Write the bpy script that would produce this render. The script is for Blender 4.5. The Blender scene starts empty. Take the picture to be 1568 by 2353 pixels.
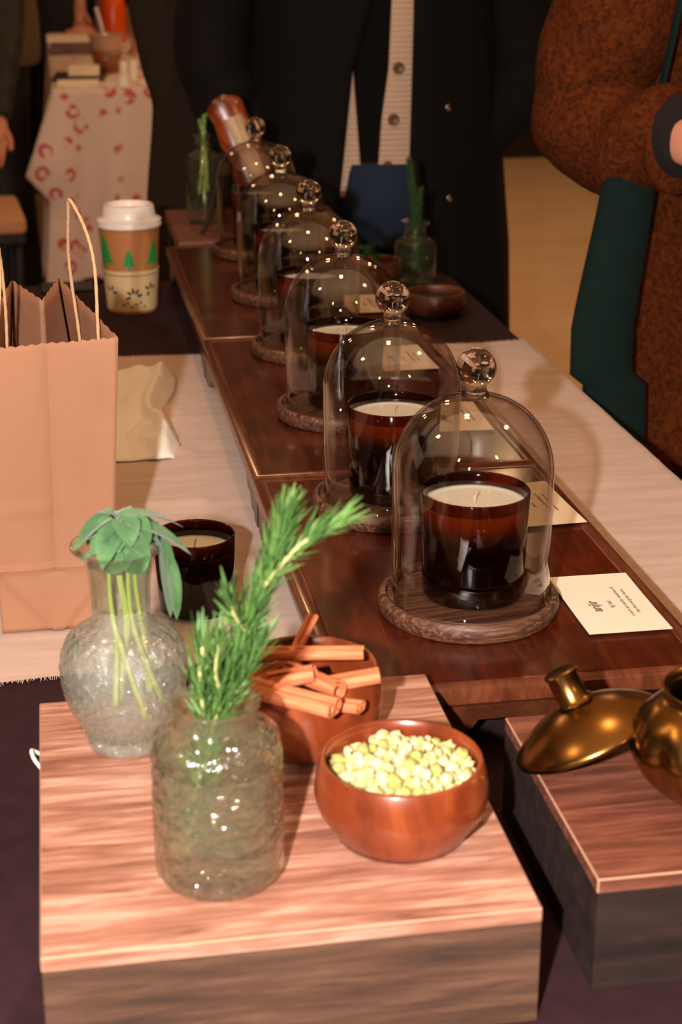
import bpy, bmesh, math, random
from mathutils import Vector, Matrix, noise
sc = bpy.context.scene
PI = math.pi
rnd = random.Random(7)

# ---------------------------------------------------------------- camera
PITCH, YAW = math.radians(20.31), math.radians(9.788)
cam_d = bpy.data.cameras.new('camera'); cam = bpy.data.objects.new('camera', cam_d)
sc.collection.objects.link(cam); sc.camera = cam
cam.location = (0, 0, 1.305)
cam.rotation_euler = (PI/2 - PITCH, 0, -YAW)
cam_d.sensor_fit = 'VERTICAL'; cam_d.sensor_height = 36; cam_d.sensor_width = 24
cam_d.lens = 3800/2353*36
cam_d.clip_start = .02
cam_d.dof.use_dof = True; cam_d.dof.focus_distance = 1.33; cam_d.dof.aperture_fstop = 10.5

# ---------------------------------------------------------------- light
w = bpy.data.worlds.new('room_air'); sc.world = w; w.use_nodes = True
w.node_tree.nodes['Background'].inputs[0].default_value = (1, .52, .25, 1)
w.node_tree.nodes['Background'].inputs[1].default_value = .045
sc.view_settings.view_transform = 'Standard'; sc.view_settings.look = 'None'
sc.view_settings.exposure = 0; sc.view_settings.gamma = 1
FLASH_W = 120
BULB_W = 7.5
fl = bpy.data.lights.new('camera_flash', 'POINT'); fl.energy = FLASH_W
fl.color = (1, .90, .82); fl.shadow_soft_size = .012
flo = bpy.data.objects.new('camera_flash', fl); sc.collection.objects.link(flo)
flo.location = (-.135, -.03, 1.345)

# ---------------------------------------------------------------- helpers
def link(o, parent=None):
    sc.collection.objects.link(o)
    if parent: o.parent = parent
    return o
def obj(name, me, mat, parent=None, smooth=True, auto=None):
    if isinstance(me, bmesh.types.BMesh):
        bm = me; me = bpy.data.meshes.new(name); bmesh.ops.recalc_face_normals(bm, faces=bm.faces); bm.to_mesh(me); bm.free()
    for m in (mat if isinstance(mat, (list, tuple)) else [mat]): me.materials.append(m)
    if smooth:
        for p in me.polygons: p.use_smooth = True
        if auto:
            try: me.set_sharp_from_angle(angle=math.radians(auto))
            except Exception: pass
    return link(bpy.data.objects.new(name, me), parent)
def tag(o, label, cat, group=None, kind=None):
    o['label'] = label; o['category'] = cat
    if group: o['group'] = group
    if kind: o['kind'] = kind
    return o
def thing(name, label, cat, loc=(0, 0, 0), rz=0, group=None):
    o = link(bpy.data.objects.new(name, None)); o.location = loc; o.rotation_euler = (0, 0, rz)
    o.empty_display_size = .02
    return tag(o, label, cat, group)
def place(o, loc, rot=(0, 0, 0)):
    o.location = loc; o.rotation_euler = rot; return o
def dup(root, loc, rz=0, label=None):
    r = root.copy(); link(r); r.location = loc; r.rotation_euler = (0, 0, rz)
    if label: r['label'] = label
    for ch in list(root.children):
        c = ch.copy(); link(c, r)
        for g in list(ch.children):
            d = g.copy(); link(d, c)
    return r
def BM(): return bmesh.new()
def quad_rings(bm, rings, closed=True, cap0=False, cap1=False):
    vr = [[bm.verts.new(p) for p in r] for r in rings]
    for a, b in zip(vr, vr[1:]):
        n = len(a)
        for i in range(n if closed else n-1):
            j = (i+1) % n
            try: bm.faces.new((a[i], a[j], b[j], b[i]))
            except ValueError: pass
    if cap0: bm.faces.new(vr[0][::-1])
    if cap1: bm.faces.new(vr[-1])
    return vr
def lathe(prof, seg=64, bm=None, closed=False):
    bm = bm or BM(); rings = []
    vr = []
    for r, z in prof:
        if r < 1e-6: vr.append([bm.verts.new((0, 0, z))])
        else: vr.append([bm.verts.new((r*math.cos(2*PI*i/seg), r*math.sin(2*PI*i/seg), z)) for i in range(seg)])
    pairs = list(zip(vr, vr[1:]))
    if closed: pairs.append((vr[-1], vr[0]))
    for a, b in pairs:
        for i in range(seg):
            j = (i+1) % seg
            if len(a) == 1 and len(b) == 1: continue
            if len(a) == 1: bm.faces.new((a[0], b[j], b[i]))
            elif len(b) == 1: bm.faces.new((a[i], a[j], b[0]))
            else: bm.faces.new((a[i], a[j], b[j], b[i]))
    return bm
def arc(cx, cz, r, a0, a1, n):
    return [(cx+r*math.cos(math.radians(a0+(a1-a0)*i/n)), cz+r*math.sin(math.radians(a0+(a1-a0)*i/n))) for i in range(n+1)]
def smooth_path(pts, n=8):
    pts = [Vector(p) for p in pts]; out = []
    for i in range(len(pts)-1):
        p0 = pts[max(i-1, 0)]; p1 = pts[i]; p2 = pts[i+1]; p3 = pts[min(i+2, len(pts)-1)]
        for k in range(n):
            t = k/n
            out.append(.5*((2*p1)+(p2-p0)*t+(2*p0-5*p1+4*p2-p3)*t*t+(3*p1-p0-3*p2+p3)*t**3))
    out.append(pts[-1]); return out
def lerp_list(vals, n):
    out = []
    for i in range(n):
        t = i/(n-1)*(len(vals)-1); k = min(int(t), len(vals)-2); out.append(vals[k]+(vals[k+1]-vals[k])*(t-k))
    return out
def tube(pts, rad, seg=10, bm=None, n=6, caps=True, flat=1.0, fn=None, raw=False):
    bm = bm or BM(); P = [Vector(p) for p in pts] if raw else smooth_path(pts, n)
    R = lerp_list(rad, len(P)) if isinstance(rad, (list, tuple)) else [rad]*len(P)
    t0 = (P[1]-P[0]).normalized(); up = Vector((0, 0, 1)) if abs(t0.z) < .9 else Vector((1, 0, 0))
    u = t0.cross(up).normalized(); rings = []
    for i, p in enumerate(P):
        t = (P[min(i+1, len(P)-1)]-P[max(i-1, 0)]).normalized()
        u = (u-t*u.dot(t)).normalized(); v = t.cross(u)
        ring = []
        for k in range(seg):
            a = 2*PI*k/seg; q = u*math.cos(a)+v*math.sin(a)*flat
            rr = R[i]*(fn(i/(len(P)-1), a) if fn else 1)
            ring.append(p+q*rr)
        rings.append(ring)
    quad_rings(bm, rings, True, caps, caps); return bm
def box(x0, x1, y0, y1, z0, z1, bm=None, bev=0, seg=2, medge=None):
    bm = bm or BM()
    g = bmesh.ops.create_cube(bm, size=1)['verts']
    for v in g: v.co = Vector(((x0+x1)/2+v.co.x*(x1-x0), (y0+y1)/2+v.co.y*(y1-y0), (z0+z1)/2+v.co.z*(z1-z0)))
    if bev:
        es = list({e for v in g for e in v.link_edges})
        r = bmesh.ops.bevel(bm, geom=es, offset=bev, segments=seg, affect='EDGES', profile=.5)
        if medge is not None:
            for f in r['faces']: f.material_index = medge
    return bm
def prism(poly, axis, a0, a1, bm=None):
    # polygon of (u, v) extruded along axis: 'x' -> (y,z), 'y' -> (x,z), 'z' -> (x,y)
    bm = bm or BM()
    def P(u, v, a): return {'x': (a, u, v), 'y': (u, a, v), 'z': (u, v, a)}[axis]
    A = [bm.verts.new(P(u, v, a0)) for u, v in poly]; B = [bm.verts.new(P(u, v, a1)) for u, v in poly]
    n = len(poly)
    for i in range(n): bm.faces.new((A[i], A[(i+1) % n], B[(i+1) % n], B[i]))
    bm.faces.new(A[::-1]); bm.faces.new(B)
    return bm
def nz(x, y, z): return noise.noise(Vector((x, y, z)))

# ---------------------------------------------------------------- materials
def C(h):  # sRGB 0-255 -> linear
    return tuple(((c/255)/12.92 if c/255 <= .04045 else ((c/255+.055)/1.055)**2.4) for c in h)+(1,)
def newmat(name):
    m = bpy.data.materials.new(name); m.use_nodes = True; nt = m.node_tree
    return m, nt, nt.nodes['Principled BSDF'], nt.nodes['Material Output']
def noise_bump(nt, b, scale, strength, dist=.002, detail=4, coord='Object', stretch=None, kind='noise'):
    tc = nt.nodes.new('ShaderNodeTexCoord'); src = tc.outputs[coord]
    if stretch:
        mp = nt.nodes.new('ShaderNodeMapping'); mp.inputs['Scale'].default_value = stretch; nt.links.new(src, mp.inputs[0]); src = mp.outputs[0]
    if kind == 'voronoi':
        n = nt.nodes.new('ShaderNodeTexVoronoi'); n.inputs['Scale'].default_value = scale; out = n.outputs['Distance']
    else:
        n = nt.nodes.new('ShaderNodeTexNoise'); n.inputs['Scale'].default_value = scale; n.inputs['Detail'].default_value = detail; out = n.outputs[0]
    nt.links.new(src, n.inputs['Vector'])
    bp = nt.nodes.new('ShaderNodeBump'); bp.inputs['Strength'].default_value = strength; bp.inputs['Distance'].default_value = dist
    nt.links.new(out, bp.inputs['Height']); nt.links.new(bp.outputs[0], b.inputs['Normal'])
    return src, bp
def plain(name, col, rough=.5, metal=0, bump=None, var=None, sss=None, coat=0, sheen=0, spec=.5):
    m, nt, b, o = newmat(name)
    b.inputs['Base Color'].default_value = C(col); b.inputs['Roughness'].default_value = rough; b.inputs['Metallic'].default_value = metal
    b.inputs['Coat Weight'].default_value = coat; b.inputs['Sheen Weight'].default_value = sheen
    b.inputs['Specular IOR Level'].default_value = spec
    if sss:
        b.inputs['Subsurface Weight'].default_value = 1; b.inputs['Subsurface Radius'].default_value = sss; b.inputs['Subsurface Scale'].default_value = 1
    if bump: noise_bump(nt, b, *bump)
    if var:  # (colour2, scale, stretch)
        tc = nt.nodes.new('ShaderNodeTexCoord'); mp = nt.nodes.new('ShaderNodeMapping'); mp.inputs['Scale'].default_value = var[2]
        n = nt.nodes.new('ShaderNodeTexNoise'); n.inputs['Scale'].default_value = var[1]; n.inputs['Detail'].default_value = 5
        r = nt.nodes.new('ShaderNodeValToRGB'); r.color_ramp.elements[0].position = .35; r.color_ramp.elements[1].position = .65
        r.color_ramp.elements[0].color = C(col); r.color_ramp.elements[1].color = C(var[0])
        nt.links.new(tc.outputs['Object'], mp.inputs[0]); nt.links.new(mp.outputs[0], n.inputs['Vector']); nt.links.new(n.outputs[0], r.inputs[0]); nt.links.new(r.outputs[0], b.inputs['Base Color'])
    return m
def wood(name, cols, scale, stretch, rough=.4, bump=.15, coat=0, blocks=None, spec=.5):
    m, nt, b, o = newmat(name); L = nt.links
    tc = nt.nodes.new('ShaderNodeTexCoord'); mp = nt.nodes.new('ShaderNodeMapping'); mp.inputs['Scale'].default_value = stretch
    L.new(tc.outputs['Object'], mp.inputs[0])
    n = nt.nodes.new('ShaderNodeTexNoise'); n.inputs['Scale'].default_value = scale; n.inputs['Detail'].default_value = 6; n.inputs['Roughness'].default_value = .62; n.inputs['Distortion'].default_value = .4
    L.new(mp.outputs[0], n.inputs['Vector'])
    r = nt.nodes.new('ShaderNodeValToRGB'); els = r.color_ramp.elements
    k = len(cols)
    for i in range(k-2): els.new(.5)
    for i, c in enumerate(cols): els[i].position = .3+.4*i/(k-1); els[i].color = C(c)
    L.new(n.outputs[0], r.inputs[0]); col = r.outputs[0]
    if blocks:
        bt = nt.nodes.new('ShaderNodeTexBrick'); mp2 = nt.nodes.new('ShaderNodeMapping'); mp2.inputs['Scale'].default_value = (1, 1, 1)
        L.new(tc.outputs['Object'], mp2.inputs[0]); L.new(mp2.outputs[0], bt.inputs['Vector'])
        bt.inputs['Scale'].default_value = 1; bt.inputs['Brick Width'].default_value = blocks[0]; bt.inputs['Row Height'].default_value = blocks[1]
        bt.inputs['Mortar Size'].default_value = .0006; bt.inputs['Bias'].default_value = 0
        bt.inputs['Color1'].default_value = (.66, .62, .6, 1); bt.inputs['Color2'].default_value = (1.15, 1.12, 1.1, 1); bt.inputs['Mortar'].default_value = (.6, .6, .6, 1)
        mx = nt.nodes.new('ShaderNodeMix'); mx.data_type = 'RGBA'; mx.blend_type = 'MULTIPLY'; mx.inputs[0].default_value = 1
        L.new(col, mx.inputs[6]); L.new(bt.outputs['Color'], mx.inputs[7]); col = mx.outputs[2]
    L.new(col, b.inputs['Base Color']); b.inputs['Roughness'].default_value = rough; b.inputs['Coat Weight'].default_value = coat; b.inputs['Coat Roughness'].default_value = .12
    b.inputs['Specular IOR Level'].default_value = spec
    bp = nt.nodes.new('ShaderNodeBump'); bp.inputs['Strength'].default_value = bump; bp.inputs['Distance'].default_value = .001
    L.new(n.outputs[0], bp.inputs['Height']); L.new(bp.outputs[0], b.inputs['Normal'])
    return m
def thin_glass(name, tint, rough=.02, ior=1.5, haze=None, bump=None, zramp=None, refr=0, f0=None):
    # thin pane of real glass: mostly clear, fresnel reflection, optional body haze
    m = bpy.data.materials.new(name); m.use_nodes = True; nt = m.node_tree; nt.nodes.clear(); L = nt.links
    out = nt.nodes.new('ShaderNodeOutputMaterial'); tr = nt.nodes.new('ShaderNodeBsdfTransparent'); gl = nt.nodes.new('ShaderNodeBsdfGlossy')
    lw = nt.nodes.new('ShaderNodeLayerWeight'); lw.inputs['Blend'].default_value = .5
    pw = nt.nodes.new('ShaderNodeMath'); pw.operation = 'POWER'; pw.inputs[1].default_value = 5
    fr = nt.nodes.new('ShaderNodeMath'); fr.operation = 'MULTIPLY_ADD'; f0 = f0 or ((ior-1)/(ior+1))**2
    L.new(lw.outputs['Facing'], pw.inputs[0]); L.new(pw.outputs[0], fr.inputs[0]); fr.inputs[1].default_value = 1-f0; fr.inputs[2].default_value = f0
    cr = nt.nodes.new('ShaderNodeValToRGB'); cr.color_ramp.elements[0].color = tint+(1,); cr.color_ramp.elements[1].color = tuple(t*t*t*.85 for t in tint)+(1,)
    cr.color_ramp.elements[0].position = .7; cr.color_ramp.elements[1].position = 1
    L.new(lw.outputs['Facing'], cr.inputs[0]); L.new(cr.outputs[0], tr.inputs[0])
    if zramp:   # tint darkens downward, leaving the lit-wax glow painted in as a band
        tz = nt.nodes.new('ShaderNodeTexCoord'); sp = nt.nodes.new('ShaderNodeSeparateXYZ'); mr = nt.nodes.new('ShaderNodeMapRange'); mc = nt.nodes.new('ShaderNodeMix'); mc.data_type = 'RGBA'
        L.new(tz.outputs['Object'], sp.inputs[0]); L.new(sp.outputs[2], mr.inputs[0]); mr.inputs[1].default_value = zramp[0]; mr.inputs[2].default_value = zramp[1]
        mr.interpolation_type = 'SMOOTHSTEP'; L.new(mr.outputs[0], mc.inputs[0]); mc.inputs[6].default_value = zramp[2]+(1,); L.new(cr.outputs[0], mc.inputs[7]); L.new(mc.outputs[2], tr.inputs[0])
    gl.inputs['Roughness'].default_value = rough; gl.inputs['Color'].default_value = (1, 1, 1, 1)
    mx = nt.nodes.new('ShaderNodeMixShader'); base = tr
    if haze:
        df = nt.nodes.new('ShaderNodeBsdfTranslucent'); df.inputs[0].default_value = C(haze[0]); d2 = nt.nodes.new('ShaderNodeBsdfDiffuse'); d2.inputs[0].default_value = C(haze[0])
        ad = nt.nodes.new('ShaderNodeMixShader'); L.new(df.outputs[0], ad.inputs[1]); L.new(d2.outputs[0], ad.inputs[2])
        mh = nt.nodes.new('ShaderNodeMixShader'); mh.inputs[0].default_value = haze[1]; L.new(tr.outputs[0], mh.inputs[1]); L.new(ad.outputs[0], mh.inputs[2]); base = mh
    if refr:
        rf = nt.nodes.new('ShaderNodeBsdfRefraction'); rf.inputs['IOR'].default_value = 1.18; rf.inputs['Roughness'].default_value = .12; rf.inputs[0].default_value = (.95, .97, .94, 1)
        mr_ = nt.nodes.new('ShaderNodeMixShader'); mr_.inputs[0].default_value = refr; L.new(base.outputs[0], mr_.inputs[1]); L.new(rf.outputs[0], mr_.inputs[2]); base = mr_
    L.new(fr.outputs[0], mx.inputs[0]); L.new(base.outputs[0], mx.inputs[1]); L.new(gl.outputs[0], mx.inputs[2]); L.new(mx.outputs[0], out.inputs[0])
    if bump:
        tc = nt.nodes.new('ShaderNodeTexCoord')
        if bump[2] == 'voronoi':
            n = nt.nodes.new('ShaderNodeTexVoronoi'); n.inputs['Scale'].default_value = bump[0]; o_ = n.outputs['Distance']
        else:
            n = nt.nodes.new('ShaderNodeTexNoise'); n.inputs['Scale'].default_value = bump[0]; n.inputs['Detail'].default_value = 2; o_ = n.outputs[0]
        L.new(tc.outputs['Object'], n.inputs['Vector']); bp = nt.nodes.new('ShaderNodeBump'); bp.inputs['Strength'].default_value = bump[1]; bp.inputs['Distance'].default_value = .005
        L.new(o_, bp.inputs['Height'])
        for s in (gl, lw): L.new(bp.outputs[0], s.inputs['Normal'])
    return m
def solid_glass(name, col=(1, 1, 1), rough=0.0, ior=1.47):
    m = bpy.data.materials.new(name); m.use_nodes = True; nt = m.node_tree; nt.nodes.clear()
    out = nt.nodes.new('ShaderNodeOutputMaterial'); g = nt.nodes.new('ShaderNodeBsdfGlass'); g.inputs['Color'].default_value = col+(1,); g.inputs['Roughness'].default_value = rough; g.inputs['IOR'].default_value = ior
    nt.links.new(g.outputs[0], out.inputs[0]); return m

M = {}
M['wall'] = plain('dark_wall_paint', (44, 30, 24), .9, bump=(30, .1))
M['ceiling'] = plain('cream_ceiling_paint', (206, 180, 150), .9, bump=(30, .1))  # unseen ceiling, lightened to cream to bounce bulb light onto the domes
M['floor'] = wood('worn_tan_floorboards', [(226, 190, 150), (234, 202, 164), (242, 214, 180)], 2, (1, 4, 1), .4, .05)
M['plum'] = plain('plum_table_linen', (50, 27, 33), .9, bump=(900, .25, .0006), spec=.2, var=((42, 23, 28), 60, (1, 1, 1)))
M['linen'] = plain('natural_linen', (208, 182, 168), .95, bump=(700, .5, .0008), sheen=.2, var=((196, 168, 152), 9, (1.2, 9, 1)))
M['walnut'] = wood('polished_parquet_walnut', [(56, 18, 5), (82, 28, 9), (104, 40, 15)], 14, (9, 1.2, 3), .26, .05, coat=.4, blocks=(.11, .045))
M['walnut_edge'] = wood('polished_walnut_moulding', [(72, 34, 18), (98, 50, 30), (120, 66, 42)], 16, (6, 1.2, 3), .3, .08, coat=.35)
M['carved'] = wood('carved_walnut_apron', [(44, 20, 12), (70, 34, 18), (92, 46, 24)], 20, (2, 2, 2), .35, .2, coat=.2)
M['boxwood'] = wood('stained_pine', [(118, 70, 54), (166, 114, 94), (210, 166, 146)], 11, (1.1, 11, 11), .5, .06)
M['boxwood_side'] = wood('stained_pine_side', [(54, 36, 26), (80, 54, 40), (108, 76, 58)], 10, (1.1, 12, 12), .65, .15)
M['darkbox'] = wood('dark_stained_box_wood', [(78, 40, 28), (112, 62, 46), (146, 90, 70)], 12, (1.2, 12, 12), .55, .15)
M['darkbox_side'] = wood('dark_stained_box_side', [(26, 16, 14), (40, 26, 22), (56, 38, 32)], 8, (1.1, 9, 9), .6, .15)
M['worn_edge'] = plain('worn_pale_wood_edge', (176, 136, 110), .7, bump=(80, .3))
M['disc'] = wood('dark_grained_cloche_base', [(40, 22, 15), (88, 54, 38), (140, 98, 72)], 9, (.8, 34, 34), .5, .3)
M['disc_light'] = wood('warm_grained_cloche_base', [(110, 64, 34), (150, 96, 56), (176, 122, 78)], 14, (1, 11, 11), .5, .3)
M['dome'] = thin_glass('clear_cloche_glass', (.92, .905, .895), .015, 1.5, f0=.055)
M['knob'] = solid_glass('solid_knob_glass')
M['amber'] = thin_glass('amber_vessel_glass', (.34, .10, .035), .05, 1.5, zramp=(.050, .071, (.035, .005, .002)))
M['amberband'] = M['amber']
M['darkcoat'] = plain('dark_brown_glass_body', (20, 5, 3), .08, coat=.6)
M['wax'] = plain('cream_wax', (255, 243, 222), .45, sss=(.005, .004, .003))
M['wick'] = plain('cotton_wick', (208, 190, 160), .9)
M['card'] = plain('cream_card_stock', (250, 236, 216), .7)
M['ink'] = plain('brown_ink', (110, 80, 66), .8)
M['kraft'] = plain('kraft_paper', (160, 112, 84), .85, bump=(260, .15, .0006), var=((168, 120, 90), 14, (1, 1, .6)))
M['twist'] = plain('twisted_paper_cord', (206, 164, 122), .85, bump=(500, .8, .001))
M['bowlwood'] = wood('oiled_acacia', [(84, 32, 14), (126, 54, 25), (162, 82, 44)], 7, (3.4, 1, 1), .3, .06, coat=.4)
M['bowldark'] = wood('dark_wooden_bowl', [(70, 36, 20), (104, 56, 32), (130, 74, 44)], 8, (1, 1, 3), .45, .1)
M['nugget'] = plain('pale_yellow_bud', (234, 226, 188), .7, var=((176, 168, 96), 160, (1, 1, 1)), sss=(.002, .0018, .001))
M['olivebud'] = plain('olive_dried_bud', (170, 166, 96), .8)
M['cinnamon'] = wood('cinnamon_bark', [(170, 84, 50), (206, 118, 76), (226, 148, 104)], 26, (1, 12, 12), .75, .3)
M['brass'] = plain('aged_brass', (150, 112, 60), .25, metal=1, bump=(24, .05, .002))
M['brass_in'] = plain('tarnished_brass_inside', (60, 44, 34), .4, metal=1)
M['leaf'] = plain('sage_leaf', (56, 98, 56), .7, bump=(420, .5, .001), var=((86, 130, 76), 60, (1, 1, 1)), sheen=.3)
M['sagestem'] = plain('pale_sage_stem', (176, 184, 92), .6)
M['needle'] = plain('rosemary_needle', (64, 100, 46), .5, var=((98, 136, 68), 60, (1, 1, 1)))
M['needle_dark'] = plain('dark_herb_needle', (52, 84, 36), .6)
M['rstem'] = plain('rosemary_stem', (186, 182, 116), .7)
M['water'] = thin_glass('still_water', (.93, .95, .93), .03, 1.33)
M['vaseglass'] = thin_glass('pressed_clear_glass', (.93, .97, .95), .05, 1.55, haze=((226, 238, 230), .24), bump=(260, 1, 'noise'), refr=.15, f0=.17)
M['neckglass'] = thin_glass('smooth_clear_glass', (.86, .9, .86), .04, 1.55, haze=((180, 196, 176), .05))
M['jarglass'] = thin_glass('pressed_smoky_glass', (.91, .92, .87), .06, 1.6, haze=((196, 190, 160), .12), bump=(150, 1, 'noise'), refr=.15, f0=.10)
M['bottleglass'] = thin_glass('clear_bottle_glass', (.88, .9, .84), .04, 1.55, haze=((150, 160, 130), .07))
M['cup'] = plain('tan_printed_cup', (186, 122, 72), .55)
M['sleeve'] = plain('cream_cup_sleeve', (222, 190, 142), .7)
M['green'] = plain('green_print', (40, 150, 70), .55)
M['leafprint'] = plain('dark_leaf_print', (74, 60, 44), .7)
M['lid'] = plain('white_plastic_lid', (244, 234, 228), .3)
M['gauze'] = plain('white_crumpled_tissue', (246, 240, 232), .9, bump=(300, .4))
M['black'] = plain('matt_black', (18, 16, 16), .6)
M['string'] = plain('white_cord', (236, 226, 206), .8)
M['bulb'] = None

# ---------------------------------------------------------------- room shell
def struct(name, bm, m): o = obj(name, bm, m, smooth=False); o['kind'] = 'structure'; return o
RX0, RX1, RY0, RY1, RH = -3.6, 4.4, -2.4, 8.75, 3.3
struct('floor', box(RX0, RX1, RY0, RY1, -.05, 0), M['floor'])
struct('ceiling', box(RX0, RX1, RY0, RY1, RH, RH+.05), M['ceiling'])
struct('wall_back', box(RX0, RX1, RY1, RY1+.1, 0, RH), M['wall'])
struct('wall_left', box(RX0-.1, RX0, RY0, RY1, 0, RH), M['wall'])
struct('wall_right', box(RX1, RX1+.1, RY0, RY1, 0, RH), M['wall'])
struct('wall_front', box(RX0, RX1, RY0-.1, RY0, 0, RH), M['wall'])
struct('baseboard_back', box(RX0, RX1, RY1-.02, RY1, 0, .1), M['wall'])

# ---------------------------------------------------------------- unseen pendant lamps, some added to light the floor
bm_, nt_, b_, o_ = newmat('warm_bulb_glow'); b_.inputs['Base Color'].default_value = (1, .8, .5, 1)
b_.inputs['Emission Color'].default_value = (1, .62, .3, 1); b_.inputs['Emission Strength'].default_value = 60; M['bulb'] = bm_
def pendant():
    t = thing('pendant_lamp', 'unseen bare warm bulb hanging on a black cord from the cream ceiling', 'lamp', group='warm pendant bulbs of the hall')
    obj('bulb', lathe([(0, -.065)]+arc(0, -.03, .035, -80, 50, 10)+[(.014, .01), (0, .012)], 20), M['bulb'], t)
    obj('socket', lathe([(0, .005), (.017, .005), (.018, .05), (.006, .06), (0, .06)], 16), M['black'], t)
    obj('cord', tube([(0, 0, .055), (0, 0, .5), (0, 0, .9)], .0035, 6, n=1), M['black'], t)
    ld = bpy.data.lights.new('bulb_light', 'POINT'); ld.energy = BULB_W; ld.color = (1, .6, .3); ld.shadow_soft_size = .065
    lo = link(bpy.data.objects.new('bulb_light', ld), t); lo.location = (0, 0, -.13)
    return t
pl = pendant(); pl.location = (.2, 1.5, 2.4)
for x, y in [(1.3, 1.1), (-1.1, 1.3), (.2, 3.9), (-1.0, 4.6), (1.8, 4.2), (.6, 6.6), (2.3, 6.8), (1.5, 5.4), (2.5, 5.0), (1.9, 7.6), (-1.2, -.8), (1.2, -.9)]:  # the bulbs over the right-hand floor are added to brighten it
    dup(pl, (x, y, 2.4))

# ---------------------------------------------------------------- main table, cloth, linen runner
TX0, TX1, TY0, TY1, TZ = -.16, .606, .55, 2.54, .75
def rrect(x0, x1, y0, y1, r, n=6):
    pts = []
    for cx, cy, a in ((x1-r, y0+r, -90), (x1-r, y1-r, 0), (x0+r, y1-r, 90), (x0+r, y0+r, 180)):
        pts += [(cx+r*math.cos(math.radians(a+90*i/n)), cy+r*math.sin(math.radians(a+90*i/n))) for i in range(n+1)]
    return pts
t = thing('folding_table', 'long folding table hidden under the plum cloth', 'table', (0, 0, 0))
obj('tabletop', box(TX0+.01, TX1-.01, TY0+.01, TY1-.01, .715, .742), M['black'], t, smooth=False)
for x in (TX0+.1, TX1-.1):
    for y in (TY0+.15, TY1-.15): obj('leg', tube([(x, y, 0), (x, y, .4), (x, y, .715)], .014, 10, n=1), M['black'], t)
bm = BM(); out = rrect(TX0, TX1, TY0, TY1, .05, 8)
dense = []
for i in range(len(out)):
    a, b = Vector(out[i]+(0,)), Vector(out[(i+1) % len(out)]+(0,)); n = max(1, int((b-a).length/.05))
    dense += [a.lerp(b, k/n) for k in range(n)]
cen = Vector(((TX0+TX1)/2, (TY0+TY1)/2, 0)); rings = []
def scaled(p, off):
    d = (p-cen); return Vector((p.x+math.copysign(off, d.x) if abs(d.x) > .3 else p.x, p.y+math.copysign(off, d.y) if abs(d.y) > .9 else p.y, 0))
rings.append([Vector((p.x*.0+cen.x+(p.x-cen.x)*.5, cen.y+(p.y-cen.y)*.5, TZ)) for p in dense])
rings.append([Vector((p.x, p.y, TZ)) for p in dense])
for dz, off in ((.004, .003), (.03, .006), (.2, .018), (.4, .03), (.6, .04), (.66, .042)):
    rings.append([Vector((0, 0, TZ-dz))+scaled(p, off+(.012*dz*math.sin(i*.9)+.02*dz*math.sin(i*.37))) for i, p in enumerate(dense)])
quad_rings(bm, rings, True, True, False)
tag(obj('tablecloth', bm, M['plum'], auto=50), 'dark plum tablecloth covering the long table under the candles', 'tablecloth')

RY_0, RY_1 = 1.155, 2.083
def runner():
    bm = BM(); nx, ny = 90, 120; rows = []
    x0, x1 = TX0-.0, TX1+.0
    xs = [(TX0-.016, .55), (TX0-.014, .65), (TX0-.012, .72)] + [(TX0-.008+(TX1-TX0+.012)*i/nx, None) for i in range(nx+1)] + [(TX1+.0135, .742), (TX1+.021, .70), (TX1+.027, .6), (TX1+.034, .5), (TX1+.038, .42)]
    for j in range(ny+1):
        v = j/ny; row = []
        for x, z in xs:
            y = RY_0+(RY_1-RY_0)*v + .004*math.sin(x*21) + .003*nz(x*12, v*3, 1)
            if z is None:
                wv = .0035*max(0, math.sin(y*38+1.2*nz(x*3, y*2, 4)))**3*(1 if (x < .13 or x > .46) else 0)*(1 if 1.25 < y < 2.06 else 0)
                wv *= 1 if x < .5 else max(0, (TX1-.03-x)/.08)
                z_ = TZ+.0025+wv+.0007*nz(x*30, y*30, 2)
            else: z_ = z+(.006*math.sin(y*30) if z < .71 else 0)
            row.append((x, y, z_))
        rows.append(row)
    vr = quad_rings(bm, rows, closed=False)
    for row, s in ((rows[0], -1), (rows[-1], 1)):   # frayed threads
        for a, b in zip(row, row[1:]):
            if a[2] < .74: continue
            n = 7
            for k in range(n):
                tt = (k+rnd.random())/n; p = Vector(a).lerp(Vector(b), tt); L = rnd.uniform(.002, .0075)
                d = Vector((rnd.uniform(-.5, .5), s, rnd.uniform(-.1, .1)))*L; wd = Vector((.00035, 0, 0))
                vs = [bm.verts.new(q) for q in (p-wd, p+wd, p+d+wd*.5, p+d-wd*.5)]; bm.faces.new(vs)
    return bm
ro = obj('linen_runner', runner(), M['linen'])
tag(ro, 'natural beige linen runner with frayed ends laid across the plum cloth', 'table runner')

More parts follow.
